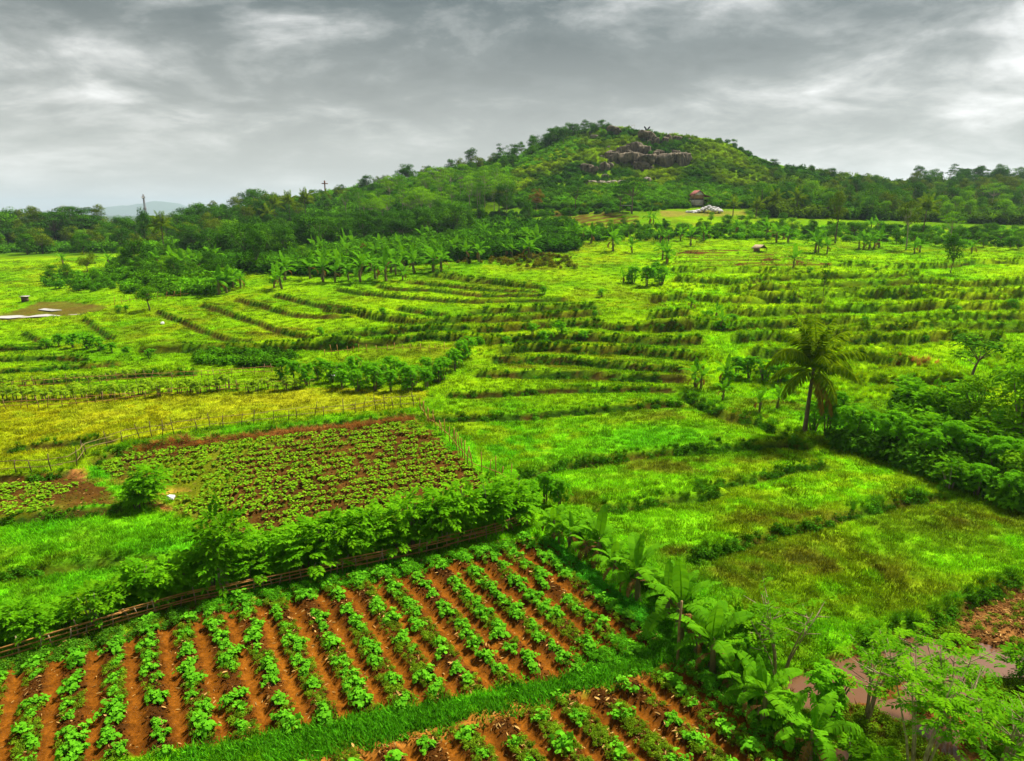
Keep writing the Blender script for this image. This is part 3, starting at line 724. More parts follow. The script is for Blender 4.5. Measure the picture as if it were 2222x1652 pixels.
TREES = dict(
    dark=[tree_meshes(500, 9, 1.2, 3.6, 26, 1.35, .42, 2600, 'tree_dark'), tree_meshes(501, 10, 1.6, 3.2, 24, 1.3, .42, 2400, 'tree_dark'), tree_meshes(502, 8, 1.0, 3.9, 26, 1.3, .42, 2500, 'tree_dark')],
    green=[tree_meshes(510, 8, .9, 3.1, 24, 1.25, .40, 2300, 'tree_mid'), tree_meshes(511, 9, 1.2, 2.8, 22, 1.2, .40, 2200, 'tree_mid'), tree_meshes(512, 7.5, .8, 3.4, 24, 1.2, .40, 2300, 'tree_mid')],
    olive=[tree_meshes(520, 8, 1.0, 3.2, 24, 1.2, .40, 2200, 'tree_olive'), tree_meshes(521, 7, .9, 3.0, 22, 1.1, .38, 2000, 'tree_olive')],
    light=[tree_meshes(530, 7, .8, 2.7, 22, 1.1, .36, 2000, 'tree_lite'), tree_meshes(531, 8, 1.2, 2.4, 20, 1.0, .36, 1900, 'tree_lite')],
    feathery=[tree_meshes(540, 11, 5.6, 3.6, 20, 1.4, .36, 1300, 'tree_lite', .32, .13, 'bark_pale', shell=.7), tree_meshes(541, 10, 5.4, 3.2, 18, 1.3, .36, 1150, 'tree_lite', .30, .12, 'bark_pale', shell=.7), tree_meshes(542, 12, 6.6, 3.0, 18, 1.25, .36, 1150, 'tree_feather', .32, .13, 'bark_pale', shell=.7)],
    umbrella=[tree_meshes(550, 10, 4.6, 4.8, 26, 1.5, .40, 2000, 'tree_dark', .34, .2, shell=.7), tree_meshes(551, 11, 4.0, 3.4, 16, 1.2, .40, 1400, 'tree_dark', .36, .18)],
    slender=[tree_meshes(560, 6, 2.2, 1.1, 12, .6, .30, 520, 'tree_dark', .6, .07), tree_meshes(561, 5, 1.6, 1.3, 12, .6, .30, 620, 'tree_mid', .6, .08)],
    tall=[tree_meshes(570, 12, 4.6, 2.7, 22, 1.1, .40, 2000, 'tree_olive', .7, .2, 'bark'), tree_meshes(571, 12, 5.2, 2.9, 20, 1.1, .40, 1700, 'tree_olive', .6, .18, 'bark_pale')],
    reddish=[tree_meshes(580, 8, 1.5, 2.8, 20, 1.1, .38, 1700, 'tree_brown')],
    small=[tree_meshes(590, 4.2, 1.5, 2.5, 26, .75, .26, 2100, 'tree_mid', .62, .14), tree_meshes(591, 4.5, .5, 1.6, 20, .75, .26, 1700, 'tree_mid', .8, .1)],
)
def place_tree(kind, v, base, h, label, group=None, cat='tree', wide=1.0, name=None):
    tk, cr, H = TREES[kind][v % len(TREES[kind])]; s = h / H
    o = empty(name or {'dark':'broadleaf_tree','green':'bushy_tree','olive':'scrub_tree','light':'leafy_tree','feathery':'feathery_tree','umbrella':'umbrella_tree','slender':'slender_tree','tall':'tall_tree','reddish':'reddish_tree','small':'small_tree'}[kind],
              base, random.uniform(0, 6.28), (s * wide, s * wide, s))
    obj('trunk', tk, o); obj('crown', cr, o)
    return tag(o, label, cat, group)
def place_shrub(protos, v, base, h, H0, label, group, name, cat='shrub', wide=1.0):
    st, fo = protos[v % len(protos)]; s = h / H0
    o = empty(name, base, random.uniform(0, 6.28), (s * wide, s * wide, s))
    obj('stems', st, o); f = obj('foliage', fo, o); f['kind'] = 'stuff'
    return tag(o, label, cat, group)

# ---- banana: pseudostem, each blade an object of its own
def banana_leaf(seed, L=2.0, W=.58, el=60, droop=1.0, mat='banana', tear=.5):
    r = np.random.default_rng(seed); mb = MB(); n = 14
    ang = math.radians(el); x, z = 0.0, 0.0; P = []
    for k in range(n + 1):
        P.append((x, z)); a = ang - droop * (k / n) ** 1.3 * math.radians(95); x += math.cos(a) * L / n; z += math.sin(a) * L / n
    P = np.array(P)
    tube(mb, [(p[0], 0, p[1]) for p in P], np.linspace(.028, .006, n + 1), 4, .85, cap=False)
    f = np.linspace(0, 1, n + 1); wd = W / 2 * np.clip(np.sin(np.clip((f - .10) / .90, 0, 1) * np.pi) ** .45, 0, 1); wd[f < .12] = .02
    for sg in (-1, 1):
        hang = r.uniform(.0, .35)
        for k in range(1, n):
            torn = r.uniform() < tear
            if torn or k == 1: hang = np.clip(hang + r.uniform(-.35, .4), -.15, 1.0)
            g = .035 * L / 2 if torn else 0
            sh = r.uniform(0, .05)
            v = []
            for kk, w in ((k, wd[k]), (k + 1, wd[k + 1])):
                ins = g if kk == k else -g
                v.append((P[kk, 0], 0, P[kk, 1])); v.append((P[kk, 0] + sh + ins, sg * w * .55, P[kk, 1] + .05 - hang * w * .35)); v.append((P[kk, 0] + sh + ins, sg * w, P[kk, 1] + .03 - hang * w))
            t = r.uniform(.25, .75)
            mb.add(np.array(v), np.array([[0, 1, 4, 3], [1, 2, 5, 4]]), t)
    return mb.mesh(f'banana_leaf_{seed}', M[mat])
BLEAF = [[banana_leaf(600 + 10 * k + i, 2.0, .60, el, dr, 'banana', te) for i in range(3)] for k, (el, dr, te) in enumerate([(84, .25, .1), (66, .75, .35), (48, 1.0, .5), (25, .95, .6)])]
BDEAD = [banana_leaf(660 + i, 1.5, .34, 12, 1.25, 'banana_dry', .7) for i in range(3)]
def stem_mesh(seed, H=1.5, r0=.13):
    mb = MB(); r = np.random.default_rng(seed); b = r.normal(0, .08, 2)
    tube(mb, [(b[0] * f, b[1] * f, -.15 + (H + .15) * f) for f in np.linspace(0, 1, 6)], r0 * np.array([1.15, 1, .92, .8, .66, .5]), 9)
    for k in range(5):       # dry sheaths
        a = r.uniform(0, 6.28); z = H * r.uniform(.2, .9)
        leaves(mb, np.array([[math.cos(a) * r0 * .8, math.sin(a) * r0 * .8, z]]), np.array([[math.cos(a) * .5, math.sin(a) * .5, -1.0]]), np.array([[math.cos(a), math.sin(a), .3]]), .5, .14, .9)
    return mb.mesh(f'pseudostem_{seed}', M['stem'], True)
BSTEM = [stem_mesh(670 + i) for i in range(3)]
def banana(base, h, label, group, nl=8, dead=2, az0=None, lean=0):
    """h: overall height to the top of the leaves"""
    s = h / 3.1; v = random.randrange(3)
    o = empty('banana_plant', base, random.uniform(0, 6.28), s); o.rotation_euler[0] = random.uniform(-.1, .1) + lean
    obj('pseudostem', BSTEM[v], o)
    a = random.uniform(0, 6.28)
    for k in range(nl):
        cls = 0 if k == 0 else (1 if k < nl * .4 else (2 if k < nl * .75 else 3))
        a += 2.4 + random.uniform(-.35, .35)
        l = obj('leaf', random.choice(BLEAF[cls]), o, (0, 0, 1.42 - .05 * cls), (0, random.uniform(-.12, .15), a), random.uniform(.78, 1.08))
    for k in range(dead):
        obj('dry_leaf', random.choice(BDEAD), o, (0, 0, 1.15 - .15 * k), (0, random.uniform(0, .3), random.uniform(0, 6.28)), random.uniform(.7, 1.0))
    return tag(o, label, 'banana plant', group)

# ---- coconut palm: each frond an object of its own
def frond_mesh(seed, L=4.0, el=60, droop=1.0, mat='palm', n=34):
    r = np.random.default_rng(seed); mb = MB(); x = z = 0.0; P = []; T = []
    for k in range(n + 1):
        P.append((x, 0, z)); a = math.radians(el) - droop * (k / n) ** 1.4 * math.radians(100); T.append((math.cos(a), 0, math.sin(a)))
        x += math.cos(a) * L / n; z += math.sin(a) * L / n
    P = np.array(P); T = np.array(T); tube(mb, P[::3], np.linspace(.05, .01, len(P[::3])), 5, .9, cap=False)
    k = np.arange(4, n + 1); f = k / n; ll = .95 * np.clip(np.sin(np.clip(f * .82 + .14, 0, 1) * np.pi), .15, 1) ** .6 * L / 4
    for sg in (-1, 1):
        for off in (0, .5):
            p = P[k] + T[k] * (off * L / n); m = len(k)
            d = T[k] * .7 + np.array([0, sg * .75, 0]) + np.array([0, 0, -.5]) + r.normal(0, .10, (m, 3))
            leaves(mb, p, d, np.array([0, 0, 1.0]) + T[k] * .2 + r.normal(0, .2, (m, 3)), ll * r.uniform(.8, 1.1, m), .075 * L / 4, r.uniform(.05, .8, m), .1, .35, six=True)
    return mb.mesh(f'palm_frond_{seed}', M[mat])
FROND = [frond_mesh(700 + i, 4.0, el, dr) for i, (el, dr) in enumerate([(86, .35), (70, .75), (55, .95), (35, .9), (12, .75), (45, 1.1)])]
FDRY = [frond_mesh(720 + i, 3.6, -40, .45, 'palm_dry') for i in range(2)]
def palm_trunk(seed, H, lean):
    mb = MB(); f = np.linspace(0, 1, 22); pts = np.stack([lean * f ** 1.5, 0 * f, -.3 + (H + .3) * f], 1)
    rad = .15 - .045 * f + .10 * np.exp(-f * 12) + .008 * (np.arange(22) % 2); tube(mb, pts, rad, 10); return mb.mesh(f'palm_trunk_{seed}', M['bark'], True)
def palm(base, trunk_h, frond, label, group, nf=18, dry=2, lean=.3, name='coconut_palm', rz=None):
    o = empty(name, base, random.uniform(0, 6.28) if rz is None else rz)
    obj('trunk', palm_trunk(random.randrange(9999), trunk_h, lean), o)
    a = random.uniform(0, 6.28)
    for k in range(nf):
        a += 2.399; cls = min(4, int(5 * k / nf)); 
        if cls == 3 and k % 2: cls = 5
        obj('frond', FROND[cls], o, (lean, 0, trunk_h - .05 - .012 * k), (0, random.uniform(-.1, .1), a + random.uniform(-.15, .15)), frond / 4.0 * random.uniform(.85, 1.08))
    for k in range(dry):
        obj('dry_frond', FDRY[k % 2], o, (lean, 0, trunk_h - .35), (0, 0, -1.75 + k * .5), frond / 4.0 * random.uniform(.8, .95))
    return tag(o, label, 'palm tree', group)

# ---- crop plants
def squash_mesh(seed, n=85, rx=.62, ry=.46, mat='squash'):
    n = int(n * 1.15)
    r = np.random.default_rng(seed); mb = MB(); st = MB()
    arms = r.integers(4, 7); k = r.integers(0, arms, n); aa = np.sort(r.uniform(0, 6.28, arms)); f = np.sqrt(r.uniform(0, 1, n))
    P = np.stack([np.cos(aa[k]) * f * rx, np.sin(aa[k]) * f * ry, r.uniform(.14, .42, n) * (1.15 - .6 * f)], 1) + r.normal(0, .09, (n, 3)) * np.array([1, 1, .3])
    U = unit(np.stack([P[:, 0] * .7, P[:, 1] * .7, np.full(n, .75)], 1) + r.normal(0, .32, (n, 3)))
    A = unit(np.cross(U, r.normal(0, 1, (n, 3)))); Bv = np.cross(U, A); R = .090 * r.uniform(.5, 1.3, n); m = 8
    rows = [P]
    for j in range(m):
        an = -2.75 + 5.5 * j / (m - 1); rr = R * (1.0 + .13 * (j % 2))
        rows.append(P + A * (np.cos(an) * rr)[:, None] + Bv * (np.sin(an) * rr)[:, None] - U * (R * .22 * (j % 2))[:, None])
    V = np.stack(rows, 1); F = np.array([[0, j, j + 1] for j in range(1, m)])
    mb.add(V.reshape(-1, 3), (F[None] + (np.arange(n) * (m + 1))[:, None, None]).reshape(-1, 3), np.repeat(np.clip(r.uniform(.1, .9, n), 0, 1), m + 1))
    for j in range(arms):
        pts = [np.array([math.cos(aa[j]) * rx * q * 1.25, math.sin(aa[j]) * ry * q * 1.25, .05 + .10 * math.sin(q * 3.1)]) for q in (0, .35, .7, 1.0)]
        tube(st, pts, [.014, .012, .010, .006], 4)
    return mb.mesh(f'squash_leaves_{seed}', M[mat]), st.mesh(f'squash_vine_{seed}', M['crop'])
SQ = [squash_mesh(800 + i, 95 if i < 5 else 40, .62 if i < 5 else .38, .46 if i < 5 else .32) for i in range(7)]
def crop_mesh(seed, n=34, R=.34):
    r = np.random.default_rng(seed); mb = MB(); a = r.uniform(0, 6.28, n); q = np.sqrt(r.uniform(0, 1, n)) * R
    P = np.stack([np.cos(a) * q, np.sin(a) * q, .08 + r.uniform(0, .24, n) * (1.2 - q / R)], 1)
    D = np.stack([np.cos(a), np.sin(a), r.uniform(-.25, .35, n)], 1); leaves(mb, P, D, np.array([0, 0, 1.0]) + r.normal(0, .3, (n, 3)), .20 * r.uniform(.7, 1.3, n), .15, r.uniform(.1, .95, n), .2, .2)
    tube(mb, [(0, 0, -.05), (0, 0, .15), (.02, 0, .3)], [.012, .01, .006], 4, .3)
    return mb.mesh(f'crop_plant_{seed}', M['crop'])
CROP = [crop_mesh(830 + i) for i in range(6)]

# ------------------------------------------------------------------ grass over the meadows and along the banks
def meadow_grass():
    n = 138000
    Y = np.exp(rng.uniform(math.log(14), math.log(185), n)); a = rng.uniform(-1.1, 1.15, n); x = a * (Y + 3)
    z, c, zone, hill, bed = terrain(x, Y, True)
    bad = zone['front'] | zone['front2'] | zone['field2'] | zone['field3'] | zone['puddle'] | zone['paddy'] | (zone['upsoil'] & (c[:, 1] < .2)) | zone['uppath'] | (zone['brown'] & (rng.uniform(0, 1, n) < .93)) | (zone['mud'] & (z < -.14)) | (dline(x, Y, PATH) < .3)
    bf = bank_fields(x, Y)[1]; bad |= bf > .12
    dry = (c[:, 0] > c[:, 1] * 1.15)
    keep = ~bad & ~(dry & (rng.uniform(0, 1, n) < .6))
    x, Y, z, c = x[keep], Y[keep], z[keep], c[keep]; lush = zone['rightlush'][keep]; mud = zone['mud'][keep]
    size = .72 * (np.maximum(Y, 18) / 30) ** .55 * rng.uniform(.7, 1.3, len(x))
    zst = np.where(lush, 1.3, 1.0) * (np.maximum(Y, 18) / 30) ** -.35 * rng.uniform(.7, 1.3, len(x))
    pat = fbm(x, Y, 1.3, 87, 3); colr = c * (rng.uniform(.35, 1.6, len(x)) * (.35 + 1.3 * pat))[:, None] * np.array([[1.08, 1.06, 1]])
    pts = np.stack([x, Y, z], 1)
    scatter('meadow_grass', pts, size, SHORT, colr, 'short bright green grass covering the terraced meadows', .12, zst)
meadow_grass()

def bank_grass():
    P, S, C = [], [], []
    for b in BANKS:
        p = b['p']; ln = np.sqrt((np.diff(p, axis=0) ** 2).sum(1)).sum(); Ym = p[:, 1].mean()
        n = int(ln * 4.2 * b['dens'] * (1.0 if Ym < 70 else .75)); t = rng.uniform(0, len(p) - 1.001, n); i = t.astype(int); f = (t - i)[:, None]
        q = p[i] * (1 - f) + p[i + 1] * f; away = unit(q)
        wd = .35 + .35 * b['tall']
        q = q + away * (rng.uniform(.02, .30 + .5 * b['tall'], n) + .12)[:, None] + rng.normal(0, .12, (n, 2))
        gap = fbm(q[:, 0], q[:, 1], 4.0, 77, 3) > (.38 if b['tall'] < .7 else .27)
        q = q[gap]; P.append(q); S.append((.17 + .42 * b['tall'] * rng.uniform(.45, 1.25, len(q))) * (1 + .5 * (fbm(q[:, 0], q[:, 1], 5, 79, 2) - .4)))
    P = np.concatenate(P); S = np.concatenate(S)
    # rough tall grass over the overgrown part of the right-hand terraces
    n = 9000; Y = np.exp(rng.uniform(math.log(50), math.log(140), n)); x = rng.uniform(.1, .95, n) * Y
    m = inpoly(x, Y, POLY['rightlush']) & (fbm(x, Y, 6, 81, 3) > .50)
    P = np.concatenate([P, np.stack([x[m], Y[m]], 1)]); S = np.concatenate([S, rng.uniform(.3, .75, m.sum())])
    z, c, zone, *_ = terrain(P[:, 0], P[:, 1], True)
    k = ~(zone['front'] | zone['field2'] | zone['puddle'] | zone['paddy']); P, S, z, c = P[k], S[k], z[k], c[k]
    g = np.where(zone['rightlush'][k][:, None], np.array([[.165,.410,.004]]), np.array([[.048,.200,.005]]))
    colr = g * rng.uniform(.55, 1.35, (len(P), 1)) * (1 + rng.normal(0, .08, (len(P), 3)))
    scatter('bank_grass', np.stack([P[:, 0], P[:, 1], z], 1), S, TALL, np.clip(colr, .002, 1), 'long arching grass hanging over the terrace banks', .22)
bank_grass()
def bank_weeds():
    P = []
    for b in BANKS:
        p = b['p']
        if p[:, 1].mean() > 80: continue
        n = int(np.sqrt((np.diff(p, axis=0) ** 2).sum(1)).sum() * 7 * (1.15 - .6 * b['soil'])); t = rng.uniform(0, len(p) - 1.001, n); i = t.astype(int); f = (t - i)[:, None]
        q = p[i] * (1 - f) + p[i + 1] * f; q = q - unit(q) * rng.uniform(-.12, .45, n)[:, None]; P.append(q)
    q = np.concatenate(P); q = q[fbm(q[:, 0], q[:, 1], 2.2, 103, 3) > .40]; n = len(q)
    scatter('bank_weeds', np.stack([q[:, 0], q[:, 1], Hz(q[:, 0], q[:, 1]) - .03], 1), rng.uniform(.5, 1.3, n), HERB, np.array([[.036,.165,.006]]) * rng.uniform(.5, 1.6, (n, 1)), 'dark leafy weeds on the faces of the near banks', .2)
bank_weeds()

def dry_grass():
    L_ = world(R7((760,225),(1000,195),(1200,180),(1400,150),(1600,125),(1800,100),(2050,75)) + R8((150,50),(380,32)))
    n = 420; t = rng.uniform(0, len(L_) - 1.001, n); i = t.astype(int); f = (t - i)[:, None]; q = L_[i] * (1 - f) + L_[i + 1] * f - unit(L_[i]) * rng.uniform(.1, .9, n)[:, None]
    q2 = ground([1960, 1972, 1985, 1950, 2000, 2020, 1995], [783, 786, 785, 788, 782, 787, 790]) 
    q = np.concatenate([q, np.repeat(q2, 4, 0) + rng.normal(0, .35, (28, 2))])
    z = Hz(q[:, 0], q[:, 1]); c = np.array([[.33,.15,.035]]) * rng.uniform(.5, 1.3, (len(q), 1))
    scatter('dry_grass', np.stack([q[:, 0], q[:, 1], z], 1), rng.uniform(.35, .8, len(q)), TALL, c, 'withered orange grass cut along the plot edge', .35)
dry_grass()

def weeds():
    P, S, C = [], [], []
    def add(q, s, c): P.append(q); S.append(s); C.append(c)
    for key, n, s0 in (('front', 11000, .30), ('front2', 5200, .30), ('field2', 700, .32), ('field3', 200, .3), ('mud', 1700, .55), ('brown', 160, .45)):
        p = POLY[key]; q = rng.uniform(p.min(0), p.max(0), (n * 3, 2)); q = q[inpoly(q[:, 0], q[:, 1], p) & (q[:, 1] > 12)][:n]
        ph = rowphase(q[:, 0], q[:, 1]); tri = np.abs(ph - np.round(ph))
        if key.startswith('front'): q = q[(tri > .20) & (fbm(q[:, 0], q[:, 1], 1.6, 91, 3) > .44)]
        elif key == 'field2': q = q[np.hypot(*(q - POLY['puddle'].mean(0)).T) > 1.8]
        elif key == 'mud': q = q[fbm(q[:, 0], q[:, 1], 1.6, 35, 4) > .52]
        add(q, s0 * rng.uniform(.5, 1.4, len(q)), np.array([[.105,.26,.010]]) * rng.uniform(.6, 1.35, (len(q), 1)))
    # low ground cover beside the fence, under the bananas and on the grass strip
    def strip(pts, n, wd, s0, c):
        L_ = world(pts); t = rng.uniform(0, len(L_) - 1.001, n); i = t.astype(int); f = (t - i)[:, None]
        q = L_[i] * (1 - f) + L_[i + 1] * f + rng.normal(0, wd, (n, 2)); add(q, s0 * rng.uniform(.5, 1.4, n), np.array([c]) * rng.uniform(.6, 1.3, (n, 1)))
    strip(PP((420,1330),(700,1272),(900,1232),(1120,1180)), 900, .28, .45, (.065,.32,.010))
    strip(PP((0,1455),(200,1400),(420,1335)), 260, .25, .5, (.055,.22,.012))
    strip(PP((1190,1175),(1260,1240),(1330,1300),(1400,1345)), 900, .26, .42, (.050,.36,.016))
    strip(PP((1400,1345),(1480,1420),(1580,1530),(1720,1640)), 500, .42, .42, (.060,.30,.012))
    strip(PP((1280,1440),(1380,1410),(1470,1395)), 420, .5, .45, (.065,.32,.010))
    q = np.concatenate(P); z = Hz(q[:, 0], q[:, 1])
    scatter('field_weeds', np.stack([q[:, 0], q[:, 1], z], 1), np.concatenate(S), HERB, np.concatenate(C), 'low weeds sprouting on the beds and plot edges', .15)
    # dense grass strip between the two front plots
    p = world(PP((300,1660),(600,1600),(1000,1522),(1250,1470),(1440,1415),(1470,1428),(1250,1492),(1000,1560),(700,1632),(560,1665)))
    q = rng.uniform(p.min(0), p.max(0), (9000, 2)); q = q[inpoly(q[:, 0] + rng.normal(0, .22, len(q)), q[:, 1] + rng.normal(0, .22, len(q)), p)][:3400]; q = q[fbm(q[:, 0], q[:, 1], .9, 99, 3) > .36]; z = Hz(q[:, 0], q[:, 1])
    scatter('strip_grass', np.stack([q[:, 0], q[:, 1], z], 1), rng.uniform(.45, 1.35, len(q)), SHORT, np.array([[.050,.270,.008]]) * rng.uniform(.6, 1.6, (len(q), 1)), 'dense dark green grass strip between the two front plots', .15)
weeds()

def clods():
    import bmesh
    M['clod'] = leafmat('soil_clod', (0,0,0), (0,0,0), 0.0, .95, 0, .4, inst=True); M['straw'] = leafmat('dry_litter', (0,0,0), (0,0,0), .1, .9, 0, .4, inst=True)
    pr = []
    for i in range(4):
        r = np.random.default_rng(60 + i); bm = bmesh.new(); bmesh.ops.create_icosphere(bm, subdivisions=1, radius=1); V = np.array([v.co[:] for v in bm.verts]) * r.uniform(.6, 1.2, (len(bm.verts), 1)) * np.array([1, .8, .6]); F = np.array([[v.index for v in f.verts] for f in bm.faces]); bm.free()
        mb = MB(); mb.add(V, F, .5); pr.append(mb.mesh(f'clod_{i}', M['clod']))
    P = []
    for key, n in (('front', 16000), ('front2', 8000), ('field2', 4500), ('field3', 900), ('brown', 2500)):
        p = POLY[key]; q = rng.uniform(p.min(0), p.max(0), (n * 2, 2)); q = q[inpoly(q[:, 0], q[:, 1], p) & (q[:, 1] > 12)][:n]
        if key.startswith('front'): ph = rowphase(q[:, 0], q[:, 1]); q = q[np.abs(ph - np.round(ph)) > rng.uniform(.08, .30, len(q))]
        P.append(q)
    q = np.concatenate(P); z, c, *_ = terrain(q[:, 0], q[:, 1], True); n = len(q); sz = .022 + .045 * rng.uniform(0, 1, n) ** 3 * (1 + (q[:, 1] > 26) * .6)
    scatter('soil_clods', np.stack([q[:, 0], q[:, 1], z + .005], 1), sz, pr, c * rng.uniform(.4, 1.3, (n, 1)), 'crumbly clods of soil on the beds', .5)
    st = []
    for i in range(3):
        mb = MB(); leaves(mb, np.zeros((1, 3)), np.array([[1., .2 * i, .05]]), np.array([[0, 0, 1.]]), .22, .035 + .02 * i, .5, .1, .1); st.append(mb.mesh(f'litter_{i}', M['straw']))
    k = rng.integers(0, n, 3800); q2 = q[k] + rng.normal(0, .2, (3800, 2)); L2 = world(PP((0,1440),(420,1318),(700,1258),(1100,1170))); t = rng.uniform(0, 2.999, 900); i = t.astype(int); f = (t - i)[:, None]
    q2 = np.concatenate([q2, L2[i] * (1 - f) + L2[i + 1] * f + rng.normal(0, .35, (900, 2))])
    scatter('dry_litter', np.stack([q2[:, 0], q2[:, 1], Hz(q2[:, 0], q2[:, 1]) + .03], 1), rng.uniform(.3, 1.0, len(q2)), st, np.array([[.36,.21,.06]]) * rng.uniform(.5, 1.4, (len(q2), 1)), 'dry straw and fallen leaves on the soil', .15)
clods()

# ------------------------------------------------------------------ crop rows
def crop_rows():
    def rows(poly, step, grp, word, jitter, miss, where, small):
        p = POLY[poly]; s = p @ RN; t = p @ RD
        k0 = int(math.floor((s.min() - ROW0) / ROW)); k1 = int(math.ceil((s.max() - ROW0) / ROW)); ri = 0
        for k in range(k0, k1):
            ts = np.arange(t.max() - .3, t.min(), -step); line = []
            for tt in ts:
                if random.random() < miss: continue
                ss = ROW0 + (k + .5) * ROW + random.gauss(0, .09); t2 = tt + random.gauss(0, jitter)
                q = RN * ss + RD * t2
                if q[1] < 12.2 or abs(q[0]) > .80 * q[1] + 3: continue
                if inpoly(np.array([q[0]]), np.array([q[1]]), p)[0]: line.append(q)
            if not line: continue
            ri += 1
            z = Hz(np.array([q[0] for q in line]), np.array([q[1] for q in line]))
            for j, q in enumerate(line):
                sm = random.random() < small; v = random.choice((5, 6)) if sm else random.randrange(5)
                o = empty('squash_plant', (q[0], q[1], z[j] - .01), math.pi / 2 + random.gauss(0, .5) if not sm else random.uniform(0, 6.28), random.choice((.40, .52, .58, .64, .72)) * random.uniform(.9, 1.1) if not sm else random.uniform(.5, .95))
                f = obj('foliage', SQ[v][0], o); f['kind'] = 'stuff'; obj('vine', SQ[v][1], o)
                tag(o, f'{word} plant, {ordn(j + 1)} down the {ordn(ri)} bed from the left {where}', 'squash plant', grp)
    rows('front', .74, 'squash plants in the fenced front plot', 'bright green squash', .12, .10, 'in the fenced plot', .12)
    rows('front2', .95, 'squash plants in the sparse plot below the path', 'young squash', .2, .22, 'below the path', .72)
    # smaller plants of the plot behind the hedge
    p = POLY['field2']; e = world(PP((420,958), (905,905))); d = unit((e[1] - e[0])[None])[0]; nn = np.array([-d[1], d[0]]); nn = nn if nn[1] < 0 else -nn
    o0 = e[0]; rows_ = []
    for r_ in range(26):
        line = []
        for c_ in range(-16, 54):
            q = o0 + nn * (.5 + r_ * 1.0 + random.gauss(0, .04)) + d * (c_ * .60 + random.gauss(0, .09))
            if random.random() < .08 or not inpoly(np.array([q[0]]), np.array([q[1]]), p)[0] or np.hypot(*(q - POLY['puddle'].mean(0))) < 1.4: continue
            line.append(q)
        rows_.append(line)
    near = [(ri, j, q) for ri, l in enumerate(rows_) for j, q in enumerate(l)]
    p3 = POLY['field3']; q3 = []
    for r_ in range(5):
        for c_ in range(24):
            q = p3.mean(0) + np.array([(c_ - 12) * .62, (r_ - 2) * .85]) + np.random.default_rng(r_ * 50 + c_).normal(0, .1, 2)
            if inpoly(np.array([q[0]]), np.array([q[1]]), p3)[0]: q3.append(q)
    near.sort(key=lambda a: a[2][1])
    sel, rest = near[:230], near[230:]
    z = Hz(np.array([a[2][0] for a in sel]), np.array([a[2][1] for a in sel])); nrow = len([l for l in rows_ if l])
    for (ri, j, q), zz in zip(sel, z):
        o = obj('crop_plant', random.choice(CROP), None, (q[0], q[1], zz), (0, 0, random.uniform(0, 6.28)), random.uniform(.55, .92))
        tag(o, f'small leafy crop plant, {ordn(j + 1)} from the left in the {ordn(nrow - ri)} row up from the hedge', 'crop plant', 'crop plants in the plot behind the hedge')
    z = Hz(np.array([q[0] for q in q3]), np.array([q[1] for q in q3]))
    q3 = sorted(zip([tuple(q) for q in q3], z))
    for i, (q, zz) in enumerate(q3[:66]):
        o = obj('crop_plant', random.choice(CROP), None, (q[0], q[1], zz), (0, 0, random.uniform(0, 6.28)), random.uniform(.55, .92))
        tag(o, f'small leafy crop plant in the narrow brown plot at the left edge, {ordn(i + 1)} from left', 'crop plant', 'crop plants in the narrow left plot')
    q = np.array([a[2] for a in rest]); z = Hz(q[:, 0], q[:, 1])
    scatter('distant_crop_plants', np.stack([q[:, 0], q[:, 1], z], 1), rng.uniform(.55, .85, len(q)), CROP, np.tile([[.1, .3, .01]], (len(q), 1)), 'smaller crop plants in the far rows of the plot behind the hedge', .1)
crop_rows()

# ------------------------------------------------------------------ water
def water(name, poly, z, c, label, rough=.06):
    m, nt, out = newmat(name + '_water'); L = nt.links.new
    tc = N(nt, 'ShaderNodeTexCoord'); no = N(nt, 'ShaderNodeTexNoise', i_Scale=2.5, i_Detail=3.0); L(tc.outputs['Object'], no.inputs['Vector'])
    pb = N(nt, 'ShaderNodeBsdfPrincipled', i_Roughness=rough); pb.inputs['Base Color'].default_value = (*c, 1); pb.inputs['Specular IOR Level'].default_value = .6
    bp = N(nt, 'ShaderNodeBump', i_Strength=.05, i_Distance=.05); L(no.outputs[0], bp.inputs['Height']); L(bp.outputs[0], pb.inputs['Normal']); L(pb.outputs[0], out.inputs[0])
    mb = MB(); p = np.concatenate([poly, np.full((len(poly), 1), z)], 1)
    c0 = p.mean(0); mb.add(np.vstack([p, c0]), np.array([[i, (i + 1) % len(p), len(p)] for i in range(len(p))]))
    tag(obj(name, mb.mesh(name, m)), label, kind='structure')
water('pond_water', POLY['mud'] * 1.0, -.20, (.13, .060, .028), 'shallow muddy brown water beside the lower right plots', .08)
pd = POLY['puddle']; water('puddle_water', pd, float(Hz(*pd.mean(0))[0]) + .12, (.40, .27, .05), 'small yellow puddle beside the white sack', .12)
for i, pl in enumerate([R1((-60,990),(0,972),(120,962),(240,958),(180,972),(60,990)), R1((230,965),(330,950),(430,945),(380,968),(250,978),(120,992)), R1((430,966),(520,955),(570,948),(540,960),(450,968)), R1((240,935),(290,918),(380,925),(395,935),(330,945))]):
    p = world(pl); zz = float(Hz(p[:, 0], p[:, 1]).mean()) + .06
    water('paddy_water', p, zz, (.50, .45, .38), 'flooded strip of the rice paddy', .03)

